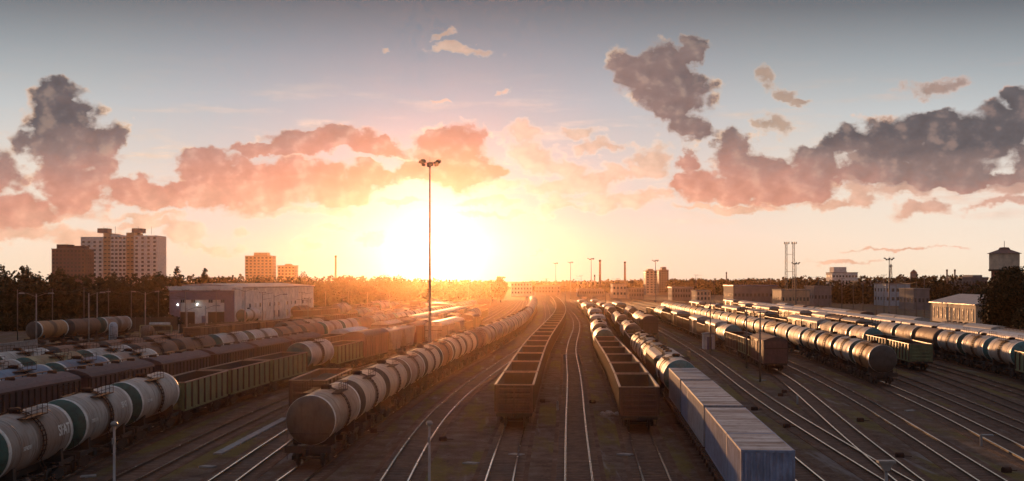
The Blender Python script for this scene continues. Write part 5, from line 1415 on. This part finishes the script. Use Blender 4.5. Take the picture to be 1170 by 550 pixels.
fence((at(205, 270), 270, 0), (at(300, 300), 300, 0), 1.6, 'low brown picket fence in front of the depot doors')
# pale concrete trough strip between the left tracks
def strip():
    P = [(at(245, 80), 79), (-18.9, 90), (-19.3, 103), (-19.4, 118)]
    a = Vector((-20.05, 80.4, 0)); b = Vector((-19.45, 101, 0))
    mb = MB(); d = (b-a); L = d.length; k = 0; x = 0
    while x < L: mb.box(x+0.01, x+0.99, -0.3, 0.3, GZ-0.1, GZ+0.10+0.01*math.sin(k*2.3)); x += 1.0; k += 1
    o = mb.build('concrete_trough', M['concrete']); o.location = a; o.rotation_euler = (0, 0, math.atan2(d.y, d.x)); tag(o, 'pale concrete cable trough strip lying between the left curving tracks', 'cable trough')
strip()
# point machines, junction boxes and rubbish between the rails
sm = [(1028, 523, 'box'), (983, 482, 'box'), (1039, 470, 'plate'), (1127, 498, 'plate'), (1121, 510, 'stub'), (911, 462, 'stub'), (892, 453, 'box'), (896, 449, 'box'), (899, 489, 'box'), (862, 469, 'box'), (870, 435, 'plate'), (700, 474, 'rocks'), (677, 461, 'box'), (620, 460, 'box'), (637, 469, 'stub'), (427, 495, 'box'), (506, 504, 'box'), (538, 530, 'plate'), (714, 520, 'plate'), (237, 534, 'plate'), (100, 545, 'plate'), (1150, 540, 'box'), (590, 520, 'plate')]
rn = random.Random(11); SMALL = []
for i, (u, v, k) in enumerate(sm):
    Yd = 1350*(CAM_H-GZ)/(v-321); x = at(u, Yd); mb = MB(); nm, cat = {'box': ('point_machine', 'point machine'), 'plate': ('concrete_slab', 'slab'), 'stub': ('marker_post', 'marker post'), 'rocks': ('rubble_heap', 'rubble')}[k]
    if k == 'box': mb.box(-0.26,0.26,-0.18,0.18,0,0.26); mb.prism([(-0.18,0.2605),(0.18,0.2605),(0.12,0.34),(-0.12,0.34)],'x',-0.24,0.24); mb.bar((0.2,0,0.12),(0.8,0,0.1),0.05)
    elif k == 'plate': mb.prism([(-0.5,-0.25),(0.45,-0.3),(0.55,0.2),(-0.3,0.32)],'z',0,0.1)
    elif k == 'stub': mb.box(-0.08,0.08,-0.06,0.06,0,0.75); mb.prism([(-0.14,0.751),(0.14,0.751),(0.0,0.9)],'y',-0.04,0.04)
    else:
        for q in range(14):
            cx_, cy_, s_ = rn.uniform(-.9,.9), rn.uniform(-.5,.5), rn.uniform(.1,.28); mb.lathe([(0,s_*0.8),(s_*0.7,s_),(s_*1.2,s_*0.4)],'z',(cx_,cy_,0),5,smooth=False)
    o = mb.build(nm, M['concrete' if k in ('plate','rocks','stub') else 'steel_brown']); o.location = (x, Yd, GZ-0.01); o.rotation_euler = (0,0,rn.uniform(-.6,.6))
    tr = min(((abs(t_.pos(t_.s_at(Yd)).x - x), kk) for kk, t_ in TR.items()))[1]
    area = {'C':'curving cream tank train','B':'lone brown gondola','A':'left curving empty track','D':'shining curve of empty track','E':'middle gondola rake','F':'bright rails between the gondolas','G':'gondola rake right of centre','H':'blue containers','I0':'track right of the containers','I':'lower right switch tracks','J':'track below the dark boxcar','K':'track before the lit tanks','L':'rails under the lit tanks','M':'far right empty tracks'}.get(tr, 'left tank wagons')
    kindw = {'box': 'rusty point machine', 'plate': 'pale concrete slab', 'stub': 'short marker post', 'rocks': 'heap of broken stones'}[k]
    SMALL.append((kindw, area, Yd, o, cat, {'box':'point machines','plate':'loose slabs','stub':'marker posts','rocks':None}[k]))
for kindw, area, Yd, o, cat, g in SMALL:
    same = sorted(q[2] for q in SMALL if q[0] == kindw and q[1] == area)
    if len(same) == 1: lab = f"lone {kindw} lying by the {area}"
    else: n_ = same.index(Yd); lab = f"{kindw}, {ORD[n_] + ' ' if n_ else ''}nearest of those by the {area}"
    tag(o, lab, cat, g)

# ------------------------------------------------------------------ trees
def leaf_cloud(rnd, lobes, n, size, flat=0.75):
    """numpy leaf clumps filling ellipsoid lobes: returns verts, faces"""
    tot = sum(a[3]*a[4]*a[5] for a in lobes); V = []; 
    for (cx, cy_, cz, rx, ry, rz) in lobes:
        k = max(6, int(n*(rx*ry*rz)/tot))
        d = rnd.normal(size=(k,3)); d /= np.linalg.norm(d, axis=1)[:,None]; r = rnd.random(k)**0.42
        c = np.array([cx,cy_,cz]) + d*r[:,None]*np.array([rx,ry,rz])*(0.8+0.35*rnd.random(k))[:,None]
        s = size*(0.6+0.8*rnd.random(k))
        a = rnd.normal(size=(k,3)); a /= np.linalg.norm(a, axis=1)[:,None]; b = np.cross(a, rnd.normal(size=(k,3))); b /= np.linalg.norm(b, axis=1)[:,None]
        a = a*s[:,None]; b = b*s[:,None]*flat
        V.append(np.stack([c-a*.5, c+b*.5+a*.1, c+a*.6, c-b*.55], 1).reshape(-1,3))
    V = np.concatenate(V); F = np.arange(len(V)).reshape(-1,4); return V, F
def np_mesh(name, V, F, mats):
    me = bpy.data.meshes.new(name); me.vertices.add(len(V)); me.vertices.foreach_set('co', V.astype(np.float32).ravel())
    me.loops.add(F.size); me.loops.foreach_set('vertex_index', F.astype(np.int32).ravel()); me.polygons.add(len(F))
    me.polygons.foreach_set('loop_start', np.arange(0, F.size, F.shape[1], dtype=np.int32)); me.update(calc_edges=True)
    for m_ in mats: me.materials.append(m_)
    return me
def tree_lobes(rnd, H, W, crown0=0.25, n=9, shape='round'):
    L = []
    for k in range(n):
        z = crown0 + (1-crown0)*(k+0.5)/n; 
        prof = math.sin(math.pi*min(1, max(0.12, (z-crown0)/(1-crown0)*0.85+0.12)))**0.7 if shape == 'round' else 0.55*(1-((z-crown0)/(1-crown0))**2*0.7)
        a = rnd.random()*6.28; rr = W/2*prof*(0.25+0.5*rnd.random()); s = W*prof*(0.24+0.16*rnd.random())
        L.append((rr*math.cos(a), rr*math.sin(a), H*z*0.95, s, s, s*(0.75+0.3*rnd.random())))
        if shape == 'round': a += 2.2+rnd.random(); L.append((rr*math.cos(a), rr*math.sin(a), H*(z-0.04)*0.95, s*0.8, s*0.8, s*0.7))
    L.append((0,0,H*0.93,W*0.14,W*0.14,H*0.07)); return L
def tree(x, y, H, W, label, leafm='leaf_dark', n=900, size=0.8, seed=1, shape='round', crown0=0.22, group='trees around the yard', name='tree'):
    rnd = np.random.default_rng(seed); root = tag(empty(name, (x, y, GZ)), label, 'tree', group)
    mb = MB(); r = H*0.022; mb.lathe([(0, r*1.3),(H*0.3, r),(H*0.75, r*0.35)], 'z', (0,0,0), 8)
    lobes = tree_lobes(rnd, H, W, crown0, shape=shape)
    for (cx, cy_, cz, *_r) in lobes[::2]: mb.tube((0,0,max(H*0.15, cz-0.25*H)), (cx*0.9, cy_*0.9, cz), r*0.3, r*0.08, n=5)
    mb.build('trunk', M['bark'], root)
    V, F = leaf_cloud(rnd, lobes, n, size); link('crown', np_mesh('crown', V, F, [M[leafm]]), root)
    return root
# the big dark tree at the right edge, by the cream shed
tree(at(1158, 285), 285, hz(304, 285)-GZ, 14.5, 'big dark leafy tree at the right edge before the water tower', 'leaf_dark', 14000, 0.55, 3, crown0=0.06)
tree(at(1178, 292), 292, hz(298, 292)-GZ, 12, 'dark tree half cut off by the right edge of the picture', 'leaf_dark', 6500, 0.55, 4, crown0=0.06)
tree(at(1130, 292), 292, 7.0, 5.5, 'small leafy bush tree against the end of the cream shed', 'leaf_mid', 2200, 0.45, 5, crown0=0.06)
tree(at(1172, 262), 262, 6.0, 6.5, 'low dark bush at the right edge below the big tree', 'leaf_dark', 2000, 0.45, 6, crown0=0.02)
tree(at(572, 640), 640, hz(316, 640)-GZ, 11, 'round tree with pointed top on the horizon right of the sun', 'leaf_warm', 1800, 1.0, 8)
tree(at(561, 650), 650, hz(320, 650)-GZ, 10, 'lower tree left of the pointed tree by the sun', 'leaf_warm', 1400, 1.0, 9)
for i, (u, vt, W, sh) in enumerate([(203, 304, 6, 'round'), (234, 306, 6, 'round'), (68, 305, 9, 'round'), (28, 303, 10, 'round'), (2, 300, 9, 'round'), (180, 309, 8, 'round'), (345, 309, 12, 'round'), (440, 313, 10, 'round'), (456, 314, 9, 'round'), (128, 310, 9, 'round')]):
    Yt = 335 if u < 190 else (420 if u < 260 else 560)
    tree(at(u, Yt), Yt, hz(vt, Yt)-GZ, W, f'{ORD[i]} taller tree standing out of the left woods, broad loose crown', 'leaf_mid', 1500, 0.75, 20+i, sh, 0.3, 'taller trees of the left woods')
# masses of woodland: far-off, read as one body of trees
def wood(name, label, rows, leafm, seed, n=420, size=1.2):
    rnd = np.random.default_rng(seed); VV = []; FF = []; base = 0
    for (x, y, H, W) in rows:
        V, F = leaf_cloud(rnd, tree_lobes(rnd, H, W, 0.02, 6), n, size); V = V + np.array([x, y, GZ])
        VV.append(V); FF.append(F+base); base += len(V)
    tag(link(name, np_mesh(name, np.concatenate(VV), np.concatenate(FF), [M[leafm]])), label, 'woods', kind='stuff')
rn = random.Random(2)
def row(u0, u1, Y0, Y1, v0, v1, step, W=11, jit=2.0, depth=0):
    out = []; u = u0
    while u < u1:
        t_ = (u-u0)/(u1-u0); Y = Y0+(Y1-Y0)*t_ + rn.uniform(0, depth); v = v0+(v1-v0)*t_ + rn.uniform(-jit, jit)
        out.append((at(u, Y), Y, hz(v, Y)-GZ, W*rn.uniform(.8,1.25))); u += step*rn.uniform(.7,1.3)
    return out
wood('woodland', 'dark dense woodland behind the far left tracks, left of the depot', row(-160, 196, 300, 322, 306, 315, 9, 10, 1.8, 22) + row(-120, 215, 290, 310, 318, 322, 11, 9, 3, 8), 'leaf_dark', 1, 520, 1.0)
wood('woodland', 'woodland ridge behind the depot and workshop roofs', row(170, 400, 470, 560, 314, 317, 7, 12, 1.6, 40) + row(180, 390, 440, 500, 320, 322, 9, 12, 1.5, 20), 'leaf_mid', 2, 420, 1.3)
wood('woodland', 'glowing woodland ridge on the skyline beneath the sun', row(380, 560, 560, 760, 315, 321, 5.5, 13, 1.3, 50) + row(360, 530, 480, 620, 324, 326, 6, 11, 1.2, 20), 'leaf_mid', 3, 360, 1.5)
wood('woodland', 'far wooded ridge along the right skyline', row(770, 1110, 1000, 900, 320, 315, 4.2, 17, 1.6, 80) + row(700, 860, 1150, 1000, 321, 320, 4, 16, 1.0, 50), 'leaf_mid', 4, 300, 2.0)
wood('woodland', 'belt of trees between the warehouses on the right', row(900, 1180, 620, 520, 323, 316, 8, 12, 2.5, 40), 'leaf_dark', 5, 400, 1.4)
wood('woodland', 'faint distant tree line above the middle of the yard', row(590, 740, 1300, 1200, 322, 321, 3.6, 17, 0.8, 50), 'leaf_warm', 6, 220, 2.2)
wood('bushes', 'dense dark bushes under the trees at the far left', row(-150, 200, 262, 292, 360, 364, 12, 8, 4, 8), 'leaf_dark', 7, 500, 0.7)

# ------------------------------------------------------------------ haze
def haze():
    mb = MB(); mb.box(-900, 900, -60, 1500, GZ-1.0, 57.0)
    m = bpy.data.materials.new('haze'); m.use_nodes = True; t = NT(m.node_tree); t.n.clear()
    out = t.n.new('ShaderNodeOutputMaterial'); v = t.n.new('ShaderNodeVolumePrincipled')
    v.inputs['Color'].default_value = (1.0, 0.60, 0.34, 1); v.inputs['Density'].default_value = HAZE_D; v.inputs['Anisotropy'].default_value = HAZE_G
    t.link(v.outputs[0], out.inputs['Volume'])
    tag(mb.build('haze', m), 'thin golden evening haze over the yard', kind='stuff')
HAZE_D = 0.000036; HAZE_G = 0.92
haze()
